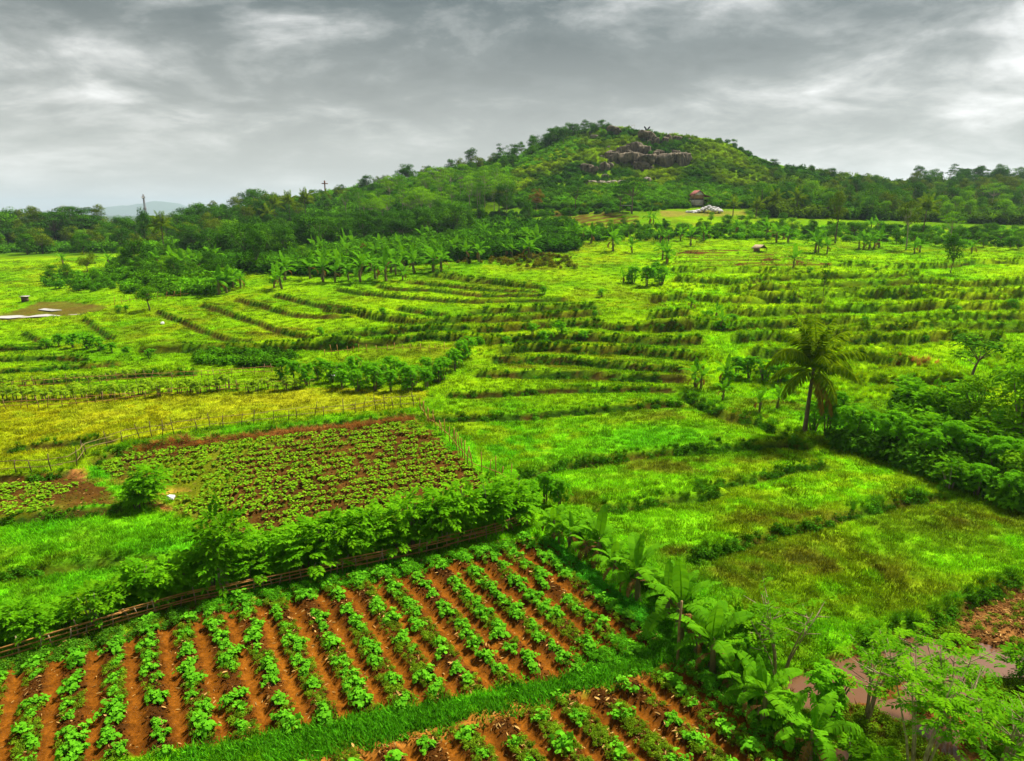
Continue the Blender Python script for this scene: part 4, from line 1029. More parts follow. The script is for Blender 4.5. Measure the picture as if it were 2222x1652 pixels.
# ------------------------------------------------------------------ rocks
def rock_mesh(seed, mat='rock', facets=22):
    r = np.random.default_rng(seed); import bmesh
    bm = bmesh.new(); bmesh.ops.create_icosphere(bm, subdivisions=4, radius=1); V = np.array([v.co[:] for v in bm.verts]); F = np.array([[v.index for v in f.verts] for f in bm.faces]); bm.free()
    nd = sphere_dirs(r, facets); dd = r.uniform(.66, 1.0, facets); nd[0] = (.12, -.1, .99); dd[0] = .62; nd[1:6, 2] *= .25; nd = unit(nd)
    dot = V @ nd.T; rad = np.min(np.where(dot > .08, dd[None] / np.maximum(dot, .08), 9), axis=1); rad = np.clip(rad, .3, 1.25)
    P = V * rad[:, None]
    a = vnoise(P[:, 0] * 3 + P[:, 2] * 1.3 + 7 * seed, P[:, 1] * 3 - P[:, 2], 1, seed) - .5; b2 = vnoise(P[:, 0] * 9 + P[:, 2] * 5, P[:, 1] * 9 - P[:, 2] * 4, 1, seed + 3) - .5
    c3 = np.abs(vnoise(P[:, 0] * 5 + P[:, 1] * 4, P[:, 2] * 1.2 + P[:, 1], 1, seed + 9) - .5)
    P = P * (1 + .22 * a + .10 * b2 - .22 * np.clip(.16 - c3, 0, 1) / .16 * (mat.startswith('rock')))[:, None]
    mb = MB(); mb.add(P, F); return mb.mesh(f'rock_{seed}', M[mat])
ROCKS = [rock_mesh(900 + i) for i in range(6)]; ROCKP = [rock_mesh(910 + i, 'rock_pale') for i in range(3)]
Z9 = _Z(1247.7, 260.4, .2541)
def rocks():
    L_ = [(325,100,100,70),(605,140,120,95),(645,200,50,60),(300,290,75,115),(345,290,65,115),(420,245,75,115),(425,330,50,80),(515,225,100,115),(490,310,65,115),(570,330,75,95),(545,300,85,75),(560,370,105,85),(640,330,65,105),(690,300,55,85),(720,335,75,75),(770,330,75,95),(815,340,65,130),(850,310,55,95),(885,320,65,105),(910,360,55,95),(950,340,75,115),(650,400,60,50),(800,170,45,85),(870,175,55,65),(770,200,55,75),(970,185,40,32),(255,380,85,85),(100,395,75,95),(150,410,65,85),(300,370,55,65),(235,310,40,22),(285,230,32,22),(305,185,28,22),(170,155,55,28),(620,500,70,75),(150,520,85,48),(230,540,65,62),(310,515,85,42),(400,520,85,52),(275,550,45,42),(260,450,55,42),(720,110,34,24),(830,125,65,28),(420,95,40,28),(690,190,75,85),(600,250,80,90),(380,260,60,100),(460,270,60,90),(730,290,60,60),(470,300,150,125),(620,330,150,110),(790,335,150,110),(900,335,120,115),(330,295,120,115),(560,240,90,100)]
    L_.sort(key=lambda r: (r[1] // 70, r[0])); names = ['summit', 'upper slope', 'cliff top', 'cliff', 'cliff foot', 'lower ledge', 'slope below the cliff', 'slope below the cliff', 'slope below the cliff']
    cnt = {}
    for i, (cx, cy, w, h) in enumerate(L_):
        (px, py), = Z9((cx, cy + h * .38)); p = at(px, py); k = pxm(p); wm = w * .2541 / k; hm = h * .2541 / k
        pale = h < 45 or (cy > 480)
        o = obj('boulder', (ROCKP if pale else ROCKS)[i % (3 if pale else 6)], None, (p[0], p[1] + wm * .1, p[2] + hm * .30), (random.uniform(-.2, .2), random.uniform(-.15, .15), random.uniform(0, 6.28)), (wm * .74, wm * .64, hm * .68))
        nm = names[min(cy // 70, 8)]; cnt[nm] = cnt.get(nm, 0) + 1
        tag(o, f"{'pale' if pale else 'dark weathered'} boulder on the hill {nm}, {ordn(cnt[nm])} from the left", 'boulder', 'boulders on the rocky hill')
rocks()
def stone_pile():
    Zh = _Z(1464.75, 390.6, .12705)
    c = at(1532, 461.5); k = pxm(c); o = empty('stone_pile', c); tag(o, 'heap of white quarried stones below the red roofed hut', 'stone pile')
    ms = [rock_mesh(930 + i, 'white_stone', 9) for i in range(4)]
    for i in range(150):
        u = rng.uniform(-1, 1); w_ = 4.6; prof = max(0.0, (1 - abs(u - .2) ** 1.4)) if u > -.75 else .12
        x = u * w_; y = rng.uniform(-1.6, 1.6); z = 1.9 * prof * (1 - (y / 2.0) ** 2) * rng.uniform(.75, 1.0)
        obj('stone', ms[i % 4], o, (x, y, z), tuple(rng.uniform(0, 6.28, 3)), float(rng.uniform(.22, .42)))
    p = at(1501, 461.5); m = rock_mesh(935, 'white_stone', 7)
    tag(obj('white_tarpaulin', m, None, (p[0], p[1], p[2] + .15), (0, 0, .2), (1.5, 1.0, .45)), 'flat white sheeted heap at the end of the stone pile', 'sheet')
stone_pile()

# ------------------------------------------------------------------ hut, sheds, hilltop things, tower
M['thatch'] = solidmat('woven_bamboo', (.20,.11,.04), (.40,.24,.10), 12, .85, .4, (1, 1, 3))
M['roof'] = solidmat('red_roof_tile', (.13,.030,.020), (.27,.070,.042), 5, .8, .4, (3, .5, 1))
M['plaster'] = solidmat('pale_plaster', (.42,.38,.33), (.62,.57,.50), 3, .9, .1)
M['darkwood'] = solidmat('dark_wood', (.05,.03,.018), (.15,.09,.05), 5, .85, .3, (1, 1, .3))
M['shade'] = solidmat('dark_opening', (.02,.017,.014), (.035,.03,.025), 4, .9, 0)
M['zinc'] = solidmat('weathered_sheet', (.30,.26,.22), (.62,.57,.50), 3, .6, .2)
M['teal'] = solidmat('teal_paint', (.02,.22,.20), (.05,.34,.30), 3, .5, .1)
M['navy'] = solidmat('dark_blue_paint', (.012,.014,.03), (.04,.04,.07), 3, .5, .1)
M['rust'] = solidmat('rusty_brown_paint', (.10,.035,.02), (.24,.09,.05), 3, .7, .2)
M['steel'] = solidmat('galvanised_steel', (.16,.16,.16), (.32,.31,.31), 3, .5, .05)
M['whitepl'] = solidmat('white_plastic', (.66,.63,.66), (.82,.80,.84), 5, .55, .5)
def part(name, fn, mat, parent, **kw):
    mb = MB(); fn(mb); return obj(name, mb.mesh(name, M[mat]), parent, **kw)
def hut():
    p = at(1511, 447); k = pxm(p); s = .127 / k
    p = p + np.array([0, 0, 1.1]); o = empty('hut', p, .18); tag(o, 'small woven bamboo hut with red tiled roof and white gable', 'hut')
    W, D, E, R = 3.0, 3.4, 2.2, 3.5
    part('wall', lambda m: (box(m, (0, 0, 1.0 + .55), (W, D, 1.1)),), 'thatch', o)
    part('lower_wall', lambda m: box(m, (0, 0, -.2), (W * .97, D * .97, 1.68)), 'zinc', o)
    part('window', lambda m: box(m, (0, 0, .82), (W * .94, D * .94, .36)), 'shade', o)
    def gab(m):
        v = np.array([(-W / 2, -D / 2 - .01, E - .12), (W / 2, -D / 2 - .01, E - .12), (0, -D / 2 - .01, R - .12), (-W / 2, D / 2, E - .12), (W / 2, D / 2, E - .12), (0, D / 2, R - .12)])
        m.add(v, [np.array([[0, 1, 2], [3, 5, 4]]), np.array([[0, 3, 4, 1], [1, 4, 5, 2], [2, 5, 3, 0]])])
    part('gable', gab, 'plaster', o)
    for x in (-W / 2 - .02, W / 2 + .02):
        for y in (-D / 2 - .02, D / 2 + .02): part('post', lambda m: tube(m, [(x, y, -2.2), (x, y, E)], [.07, .06], 6), 'stake', o)
    def slope(m, x0, z0, x1, z1):
        n = 10
        for i in range(n):
            y0 = -D / 2 - .35 + (D + .7) * i / n; y1 = y0 + (D + .7) / n - .015; zz = .02 * (i % 2)
            v = np.array([(x0, y0, z0 + zz), (x1, y0, z1 + zz), (x1, y1, z1 + zz), (x0, y1, z0 + zz)]); v2 = v + np.array([0, 0, .07])
            m.add(np.vstack([v, v2]), np.array([[0, 1, 2, 3], [4, 7, 6, 5], [0, 4, 5, 1], [1, 5, 6, 2], [2, 6, 7, 3], [3, 7, 4, 0]]))
    rf = part('roof', lambda m: (slope(m, 0, R, W / 2 + .2, E - .05), slope(m, 0, R, -W / 2 - .3, E - .12)), 'roof', o)
    part('porch_roof', lambda m: slope(m, W / 2 + .2, E - .05, W / 2 + 2.4, E - .75), 'roof', rf)
    for y in (-D / 2, D / 2): part('porch_post', lambda m: tube(m, [(W / 2 + 1.1, y, -2.2), (W / 2 + 1.1, y, E - .45)], [.06, .05], 6), 'stake', o)
hut()
def sheds():
    p = at(1360, 461); o = empty('field_shelter', p, -.2); tag(o, 'dark open shelter with flat roof beneath the umbrella tree', 'shelter')
    for x in (-1.2, 1.2):
        for y in (-.8, .8): part('post', lambda m: tube(m, [(x, y, -.3), (x, y, 1.9)], .06, 5), 'darkwood', o)
    part('roof', lambda m: box(m, (0, 0, 2.0), (3.2, 2.4, .14)), 'zinc', o); part('bench', lambda m: box(m, (0, .1, .5), (2.2, 1.3, .12)), 'darkwood', o)
    p = at(1647, 546); o = empty('field_shelter', p, .5); tag(o, 'tiny ridge roofed shelter among the brown terrace beds', 'shelter')
    def roof(m, sg):
        v = np.array([(0, -1.1, 1.35), (sg * 1.15, -1.1, .62), (sg * 1.15, 1.1, .62), (0, 1.1, 1.35)]); v2 = v + np.array([0, 0, .06]); m.add(np.vstack([v, v2]), np.array([[0, 1, 2, 3], [4, 7, 6, 5], [0, 4, 5, 1], [1, 5, 6, 2], [2, 6, 7, 3], [3, 7, 4, 0]]))
    part('roof', lambda m: roof(m, -1), 'stake', o); part('roof', lambda m: roof(m, 1), 'darkwood', o); part('back_wall', lambda m: box(m, (0, .7, .45), (1.7, .1, 1.0)), 'thatch', o)
    for x in (-1, 1):
        for y in (-.95, .95): part('post', lambda m: tube(m, [(x, y, -.2), (x, y, .66)], .05, 5), 'darkwood', o)
    p = at(55, 655); o = empty('field_shelter', p, .2); tag(o, 'tiny white roofed hut at the edge of the flooded paddy', 'shelter')
    part('wall', lambda m: box(m, (0, 0, .35), (.8, .7, .9)), 'darkwood', o); part('roof', lambda m: box(m, (0, 0, .86), (1.15, 1.0, .1)), 'zinc', o)
sheds()
def hilltop():
    (px, py), = Z9((614, 88)); p = at(px, py); o = empty('butterfly_sculpture', p + np.array([0, 0, .35]), .15, 1.25); tag(o, 'dark blue butterfly sculpture standing on the bare hilltop', 'sculpture')
    def wing(m, pts, sg):
        q = np.array([(sg * x, 0, z) for x, z in pts]); n = len(q); v = np.vstack([q + (0, -.05, 0), q + (0, .05, 0)])
        m.add(v, [np.array([list(range(n)), list(range(2 * n - 1, n - 1, -1))]), np.array([[i, n + i, n + (i + 1) % n, (i + 1) % n] for i in range(n)])])
    for sg in (-1, 1):
        part('upper_wing', lambda m: wing(m, [(.08,.75),(.45,1.45),(.95,1.85),(1.15,1.75),(1.05,1.25),(.75,.95),(.2,.70)], sg), 'navy', o)
        part('lower_wing', lambda m: wing(m, [(.08,.68),(.6,.85),(.72,.6),(.55,.2),(.35,.05),(.12,.3)], sg), 'navy', o)
    part('body', lambda m: tube(m, [(0, 0, -.4), (0, 0, .3), (0, 0, .9), (0, 0, 1.2)], [.07, .09, .08, .04], 7), 'navy', o)
    (px, py), = Z9((495, 95)); p = at(px, py); o = empty('swing_frame', p, .2); tag(o, 'thin wooden swing frame on the hilltop left of the butterfly', 'frame')
    for x in (-.7, .7): part('post', lambda m: tube(m, [(x * 1.2, 0, -.3), (x, 0, 1.9)], .05, 5), 'stake', o)
    part('crossbar', lambda m: tube(m, [(-.9, 0, 1.9), (.9, 0, 1.95)], .05, 5), 'stake', o)
    (px, py), = Z9((227, 104)); p = at(px, py); tag(part('hill_pole', lambda m: (tube(m, [(0, 0, -.4), (0, 0, 3.0)], [.11, .10], 7), tube(m, [(0, 0, 3.0), (0, 0, 3.06)], [.16, .12], 7)), 'teal', None, loc=p), 'teal painted pole on the hilltop beside the rock knob', 'pole')
    (px, py), = Z9((277, 92)); p = at(px, py); tag(part('hill_pole', lambda m: (tube(m, [(0, 0, -.4), (0.05, 0, 2.8)], [.08, .06], 7), tube(m, [(0.05, 0, 2.8), (0.05, 0, 2.85)], [.1, .1], 7)), 'stake', None, loc=p), 'bare wooden pole on the hilltop behind the rock knob', 'pole')
    p = at(706, 420); o = empty('cross_shaped_post', p, .1); tag(o, 'brown cross shaped post rising over the wooded ridge', 'post')
    part('shaft', lambda m: tube(m, [(0, 0, -.5), (0, 0, 2.2), (0, 0, 3.6), (.0, 0, 5.4)], [.34, .30, .28, .42], 7), 'rust', o); part('crossbar', lambda m: box(m, (0, 0, 4.3), (2.7, .35, .42)), 'rust', o); part('cap', lambda m: tube(m, [(0, 0, 5.4), (0, 0, 5.75)], [.36, .08], 7), 'darkwood', o)
hilltop()
def tower():
    a, t = ray(310.5, 422); Y = 760.0; x = a * Y; top = CAM_H + t * Y; gz = float(B(x, Y)); H = top - gz
    o = empty('telecom_tower', (x, Y, gz)); tag(o, 'red and grey lattice telecom mast far behind the left trees', 'tower')
    wd = lambda f: 2.6 - 1.7 * min(1, f * 1.1)
    n = 16
    for sx in (-1, 1):
        for sy in (-1, 1): part('mast_leg', lambda m: tube(m, [(sx * wd(i / n) / 2, sy * wd(i / n) / 2, H * i / n) for i in range(n + 1)], .2, 5), 'steel', o)
    for i in range(n):
        z0, z1 = H * i / n, H * (i + 1) / n; w0, w1 = wd(i / n) / 2, wd((i + 1) / n) / 2
        def br(m):
            for sx, sy, ex, ey in ((-1,-1,1,-1),(1,-1,1,1),(1,1,-1,1),(-1,1,-1,-1)):
                tube(m, [(sx * w0, sy * w0, z0), (ex * w1, ey * w1, z1)], .13, 4); tube(m, [(sx * w1, sy * w1, z1), (ex * w1, ey * w1, z1)], .15, 4)
        part('bracing', br, 'rust' if i % 4 < 2 else 'steel', o)
    for z in (.58, .92):
        for k in range(6):
            an = k * math.pi / 3; part('antenna', lambda m: box(m, (math.cos(an) * 1.4, math.sin(an) * 1.4, H * z), (.5, .35, 2.2)), 'steel', o)
    part('dish', lambda m: tube(m, [(0, -1.5, H * .9), (0, -1.9, H * .9)], [.4, 1.0], 12), 'plaster', o)
tower()
def sacks():
    for (px, py, s, lab) in ((370, 1081, .27, 'white plastic sack lying beside the yellow puddle'), (724, 822, .45, 'white plastic sack caught in the cassava hedge'), (353, 704, .3, 'pale bare patch of sacking on the left terrace')):
        p = at(px, py); r = np.random.default_rng(px); V = sphere_dirs(r, 1)
        m = rock_mesh(940 + px, 'whitepl', 34); o = obj('white_sack', m, None, (p[0], p[1], p[2] + s * .55), (.2, .3, r.uniform(0, 6)), (s, s * .8, s * .85)); tag(o, lab, 'sack')
sacks()

# ------------------------------------------------------------------ fences
def fence(name, pts, label, step, h, rails, post_r, rail_r, mat_post, mat_rail, lean=.12, raillen=4.0, railz=None, skip=.0):
    L_ = world(pts); seg = np.sqrt((np.diff(L_, axis=0) ** 2).sum(1)); s = np.concatenate([[0], np.cumsum(seg)])
    f = lambda q: np.array([np.interp(q, s, L_[:, 0]), np.interp(q, s, L_[:, 1])])
    b = f(0); o = empty(name, (b[0], b[1], float(Hz(*b)[0]))); tag(o, label, 'fence', None); org = np.array(o.location)
    pm = []
    for k in range(4):
        mb = MB(); r = np.random.default_rng(k); tube(mb, [(0, 0, -.2), (r.normal(0, .02), r.normal(0, .02), .5), (r.normal(0, .04), r.normal(0, .04), 1)], [1.0 * post_r, .9 * post_r, .75 * post_r], 6); pm.append(mb.mesh('fence_post', M[mat_post], True))
    q = 0.0; Q = []
    while q < s[-1]:
        if random.random() > skip: Q.append(q)
        q += step * random.uniform(.6, 1.4)
    xy = np.array([f(q) for q in Q]); z = Hz(xy[:, 0], xy[:, 1])
    for (x, y), zz in zip(xy, z):
        obj('post', random.choice(pm), o, np.array([x, y, zz]) - org, (random.gauss(0, lean), random.gauss(0, lean), random.uniform(0, 6)), (1, 1, h * random.uniform(.7, 1.25)))
    for k in range(rails):
        zr = railz[k] if railz else h * (.35 + .4 * k)
        q = random.uniform(-.5, 0.0)
        while q < s[-1] - .5:
            e = min(q + raillen * random.uniform(.7, 1.3), s[-1]); q0 = max(q, 0)
            pp = np.array([f(t) for t in np.linspace(q0, e, 4)]); zz = Hz(pp[:, 0], pp[:, 1]) + zr + np.random.normal(0, .03, 1) + np.linspace(random.gauss(0, .05), random.gauss(0, .05), 4)
            c = np.concatenate([pp, zz[:, None]], 1) - org; n_ = unit(pp[-1:] * 1.0)[0] * random.uniform(-.06, .06)
            c[:, 0] += n_[0]; c[:, 1] += n_[1]
            mb = MB(); tube(mb, c, [rail_r, rail_r * .95, rail_r * .85, rail_r * .7], 6); obj('rail', mb.mesh('fence_rail', M[mat_rail], True), o)
            q = e - .35
    return o
random.seed(5)
fence('bamboo_fence', PP((-40,1450),(0,1438),(200,1378),(420,1312),(560,1282),(700,1252),(900,1208),(1060,1168),(1150,1140)), 'low orange bamboo rail fence along the foot of the leafy hedge', .42, .62, 4, .028, .026, 'stake', 'bamboo', .14, 4.5, (.22, .36, .48, .60))
fence('stick_fence', R7((0,385),(120,375),(270,370),(440,345),(490,315),(505,255),(560,240),(660,205),(760,165),(980,140),(1250,100),(1400,85),(1600,60),(1880,25),(2140,0)) + PP((800,890),(905,882)), 'thin crooked stick fence between yellow meadow and brown plot', 1.05, 1.05, 2, .032, .02, 'darkwood', 'bamboo_grey', .1, 3.5)
fence('stick_fence', R8((420,0),(470,60),(520,105),(580,160),(640,230),(690,300),(740,340),(820,370),(890,400),(970,450)), 'bamboo stake fence down the side of the crop plot', .75, 1.15, 1, .035, .02, 'bamboo', 'bamboo', .08, 3.5)
fence('stick_fence', R4((0,660),(300,640),(700,605),(1000,590),(1400,570),(1740,545)), 'upper cane fence above the pale cassava row', .8, .9, 2, .03, .022, 'bamboo_grey', 'bamboo', .1, 4)
fence('stick_fence', R4((0,780),(300,765),(700,735),(1000,700),(1400,665),(1750,645),(2000,630)), 'lower cane fence in front of the pale cassava row', .8, .85, 2, .03, .022, 'bamboo_grey', 'bamboo', .1, 4)
fence('stick_fence', R5((0,628),(200,610),(450,602),(760,600)), 'short cane fence behind the dark cassava hedge', .8, .9, 1, .03, .022, 'bamboo', 'bamboo', .08, 4)
fence('stick_fence', R1((730,910),(850,885),(1040,868),(1200,855)), 'far bamboo stick fence beside the lone small tree', 1.0, 1.2, 1, .04, .025, 'bamboo', 'bamboo', .1, 4)
(px, py), = Q3((290, 1040)); p = at(px, py)
tag(part('bamboo_pole', lambda m: (tube(m, [(0, 0, -.2), (.02, 0, .7), (0, .02, 1.4), (.03, 0, 2.35)], [.05, .048, .046, .04], 8), *[tube(m, [(0.01, .005, z), (0.01, .005, z + .025)], .056, 8) for z in (.4, .8, 1.2, 1.6, 2.0)]), 'bamboo_grey', None, loc=p), 'upright bamboo pole propping a banana plant at the plot corner', 'pole')

# ------------------------------------------------------------------ hedge behind the bamboo fence
def hedge():
    L_ = world(PP((-60,1440),(0,1420),(200,1362),(420,1296),(560,1266),(700,1238),(900,1194),(1060,1152),(1130,1128)))
    px = [-60, 60, 130, 210, 300, 360, 440, 490, 560, 640, 760, 860, 940, 1000, 1060, 1130]; hh = [1.5, 1.7, 1.25, 1.7, 1.9, 2.2, 3.2, 3.0, 2.2, 1.9, 2.2, 2.5, 2.5, 2.4, 2.2, 2.0]
    seg = np.sqrt((np.diff(L_, axis=0) ** 2).sum(1)); s = np.concatenate([[0], np.cumsum(seg)]); n = int(s[-1] / .78)
    for i in range(n):
        q = s[-1] * (i + .5) / n + random.gauss(0, .1); x = np.interp(q, s, L_[:, 0]); y = np.interp(q, s, L_[:, 1]); aw = np.array([-.25, .97]) * random.uniform(.05, .75)
        pxx = PW / 2 + x / y * PF * (CP * 1.0 - .0) * .93
        pp = np.array([x, y]) + aw; u = (x / (y * CP + CAM_H * SP)) * PF + PW / 2
        h = float(np.interp(u, px, hh)) * random.uniform(.82, 1.12)
        h *= random.choice((.75, .95, 1.0, 1.1)); place_shrub(FEATH if i % 6 == 4 else HEDGE, i * 3 + i // 7, (pp[0], pp[1], float(Hz(*pp)[0])), h, 2.0, f'bright green feathery hedge shrub behind the bamboo fence, {ordn(i + 1)} from the left', 'hedge shrubs behind the bamboo fence', 'hedge_shrub', wide=min(1.25, 1.15 * 2.0 / h) if h > 2.4 else 1.05)
hedge()
def shrubs(protos, H0, lst, desc, group, name, cat='shrub', wide=1.0):
    for i, (px, py, h) in enumerate(sorted(lst)):
        p = at(px, py); place_shrub(protos, i, p, h * random.uniform(.92, 1.08), H0, f'{desc}, {ordn(i + 1)} from the left' if len(lst) > 1 else desc, group, name, cat, wide)
shrubs(FEATH, 2, [(2040,990,2.6),(2085,1000,2.4),(2140,1010,2.8),(2060,1060,1.6),(2180,1035,2.2),(1955,950,2.0)], 'pale feathery bush in the right thicket', 'pale bushes of the right thicket', 'feathery_bush', wide=1.15)
# dark bushy plants where the hedge meets the banana row
shrubs(CASS, 2, [(1150,1110,1.7),(1185,1092,1.9),(1215,1100,1.6)], 'dark leafy shrub at the far corner of the hedge', 'corner shrubs', 'corner_shrub')
shrubs(HEDGE, 2, [(1120,1130,1.9),(1235,1150,1.0),(1290,1175,1.2),(1320,1205,.9),(1370,1240,.9),(1400,1262,1.0),(1445,1298,1.0),(1495,1338,1.1),(1525,1362,1.0),(1215,1135,.9),(1262,1160,1.0),(1305,1190,.9),(1345,1222,.9),(1385,1252,.9),(1422,1282,.9),(1470,1318,1.0),(1550,1395,1.0),(1570,1440,.9),(1650,1520,.9),(1690,1570,1.0),(1735,1610,1.0)], 'bright feathery shrub behind the banana row', 'shrubs behind the banana row', 'bankside_shrub')
shrubs(CASS, 2, [(615+ k*26, 822 + (k % 3) * 8, 2.1) for k in range(14)] + [(740,846,1.9),(775,850,2.0),(812,848,2.2),(850,850,2.0),(890,848,2.2),(925,842,1.9),(960,826,2.2),(985,805,2.4),(1000,790,2.4),(1015,775,2.2)], 'dark cassava shrub in the thick mid field hedge', 'cassava hedge in the middle fields', 'cassava_shrub')
pc = [(12 + k * 21, 872 - k * .95 + random.uniform(-5, 5), random.uniform(1.0, 1.5)) for k in range(31)]
shrubs(CASSP, 1.3, pc, 'pale young cassava plant between the two cane fences', 'pale cassava row', 'cassava_plant', 'plant', 1.15)
shrubs(CASSP, 1.3, [(5 + k * 24, 838 - k * 1.4 + random.uniform(-3, 3), random.uniform(.8, 1.2)) for k in range(14)], 'pale cassava plant above the upper cane fence', 'upper pale cassava row', 'cassava_plant', 'plant', 1.1)
shrubs(CASS, 2, [(1765,935,2.3),(1795,948,2.6),(1850,968,2.8),(1890,975,2.4),(1935,992,2.9),(1975,985,2.5),(1820,905,2.0)], 'large leafed cassava shrub right of the palm', 'cassava shrubs beside the palm', 'cassava_shrub')
shrubs(CASS, 2, [(2010,1015,2.6),(2060,1010,3.0),(2110,1030,2.8),(2160,1050,2.8),(2215,1060,3.0),(2120,1075,2.0),(2190,1100,2.2),(2260,1080,2.6)], 'dark leafy shrub in the shaded right hand thicket', 'right thicket shrubs', 'thicket_shrub')
shrubs(HEDGE, 2, [(1985,900,2.6),(2020,925,2.8),(2060,940,3.0),(2100,905,3.4),(2000,955,2.2),(1960,870,2.2)], 'green bush in the thicket behind the cassava shrubs', 'right thicket bushes', 'thicket_bush')
shrubs(CASS, 2, [(1600,815,2.0),(1625,822,2.2),(1660,828,2.0),(1690,832,2.0),(1580,840,1.5)], 'dark bush between the bananas and the palm', 'bushes behind the banana clump', 'dark_bush', wide=1.3)
shrubs(CASS, 2, [(100,756,1.4),(130,752,1.7),(160,756,1.9),(190,758,1.8),(215,762,1.6),(245,765,1.2),(275,766,1.0),(325,778,1.1)], 'dark rounded bush on the left terrace edge', 'bushes on the left terrace edge', 'terrace_bush', wide=1.3)
shrubs(CASS, 2, [(1375,615,2.8),(1405,622,3.2),(1435,618,3.0),(1420,600,2.6)], 'dense round bush with pale buds beside the terrace bananas', 'round bushes above the terraces', 'round_bush', wide=1.2)
shrubs(CASS, 2, [(1155,735,1.3),(1185,738,1.6),(1215,732,1.5),(1265,735,1.3),(1180,640,1.2),(1305,645,1.3),(1100,745,1.2),(930,690,1.0),(830,690,1.1),(695,730,1.0),(1290,690,1.0),(1040,745,1.1)], 'low dark bush growing on a middle terrace bank', 'bushes on the middle terraces', 'terrace_bush', wide=1.4)
shrubs(CASS, 2, [(1535,700,1.4),(1560,712,1.6),(1590,705,1.2),(2070,690,1.1),(2195,670,1.3),(2010,735,1.0),(1875,715,1.0),(1755,600,1.3),(1900,592,1.0)], 'dark bush among the lush right terraces', 'bushes on the right terraces', 'terrace_bush', wide=1.4)
shrubs(HEDGE, 2, [(300,1105,1.6),(320,1095,2.0)], 'leafy bush beside the small puddle', 'bushes beside the puddle', 'puddle_bush')
shrubs(CASS, 2, [(258,680,1.3),(275,678,1.1)], 'small dark bush below the lone tree', 'bushes below the lone tree', 'small_bush')
# lower right corner: slender feathery saplings and cassava
shrubs(CASS, 2, [(1790,1580,1.9),(1640,1480,1.2),(1612,1440,1.2)], 'broad leafed cassava at the muddy corner below the bananas', 'corner cassava plants', 'cassava_shrub')
shrubs(FEATH, 2, [(1600,1400,1.4),(1650,1420,1.6),(1590,1490,1.0),(1760,1640,1.1),(1850,1650,1.0),(2180,1650,1.3),(1900,1690,1.2),(2215,1480,1.2)], 'pale feathery sapling in the muddy lower right corner', 'feathery saplings in the corner', 'feathery_sapling')
def sapling(px, py, h, spread, label, seed, n=230, dirs=None):
    r = np.random.default_rng(seed); st = MB(); fo = MB(); P = []
    for k in range(6):
        a = r.uniform(0, 6.28); q = spread * r.uniform(.4, 1.0); tip = np.array([math.cos(a) * q, math.sin(a) * q * .8, h * r.uniform(.72, .98)])
        pts = [np.array([math.cos(a) * .1, math.sin(a) * .1, -.2]), tip * np.array([.3, .3, .3]), tip * np.array([.6, .6, .62]), tip]; tube(st, pts, [.036, .030, .020, .008], 6)
        for j in range(5):
            f = r.uniform(.45, .95); c = tip * f; a2 = r.uniform(0, 6.28); e = c + np.array([math.cos(a2), math.sin(a2), .55]) * r.uniform(.4, .9); tube(st, [c, (c + e) / 2, e], [.02, .014, .006], 4, cap=False)
            m = n // 30; P.append(e[None] + r.normal(0, .26, (m, 3)) * np.array([1, 1, .6]))
    P = np.concatenate(P); m = len(P); a = r.uniform(0, 6.28, m); D = np.stack([np.cos(a), np.sin(a), r.uniform(-.1, .4, m)], 1)
    pinnate(fo, P, D, np.tile([[0, 0, 1.0]], (m, 1)), .44 * r.uniform(.7, 1.2, m), r, 6, .40, .40, np.clip(r.uniform(.1, .9, m), 0, 1))
    o = empty('feathery_tree', at(px, py)); obj('stems', st.mesh('sapling_stems', M['stake'], True), o); f = obj('crown', fo.mesh('sapling_leaves', M['tree_feather']), o); f['kind'] = 'stuff'
    tag(o, label, 'tree')
sapling(1985, 1700, 4.3, 1.5, 'tall feathery sapling with many pale stems in the lower right corner', 71, 180)
sapling(2150, 1690, 3.4, 1.3, 'second pale stemmed feathery sapling at the bottom right edge', 72, 90)
sapling(2060, 1560, 3.0, 1.0, 'slim feathery sapling standing in the muddy water', 73, 90)
sapling(1690, 1470, 3.0, 1.2, 'sparse bare branched sapling behind the lower bananas', 74, 60)
sapling(1880, 1560, 2.6, .8, 'low feathery sapling left of the tall corner sapling', 75, 70)

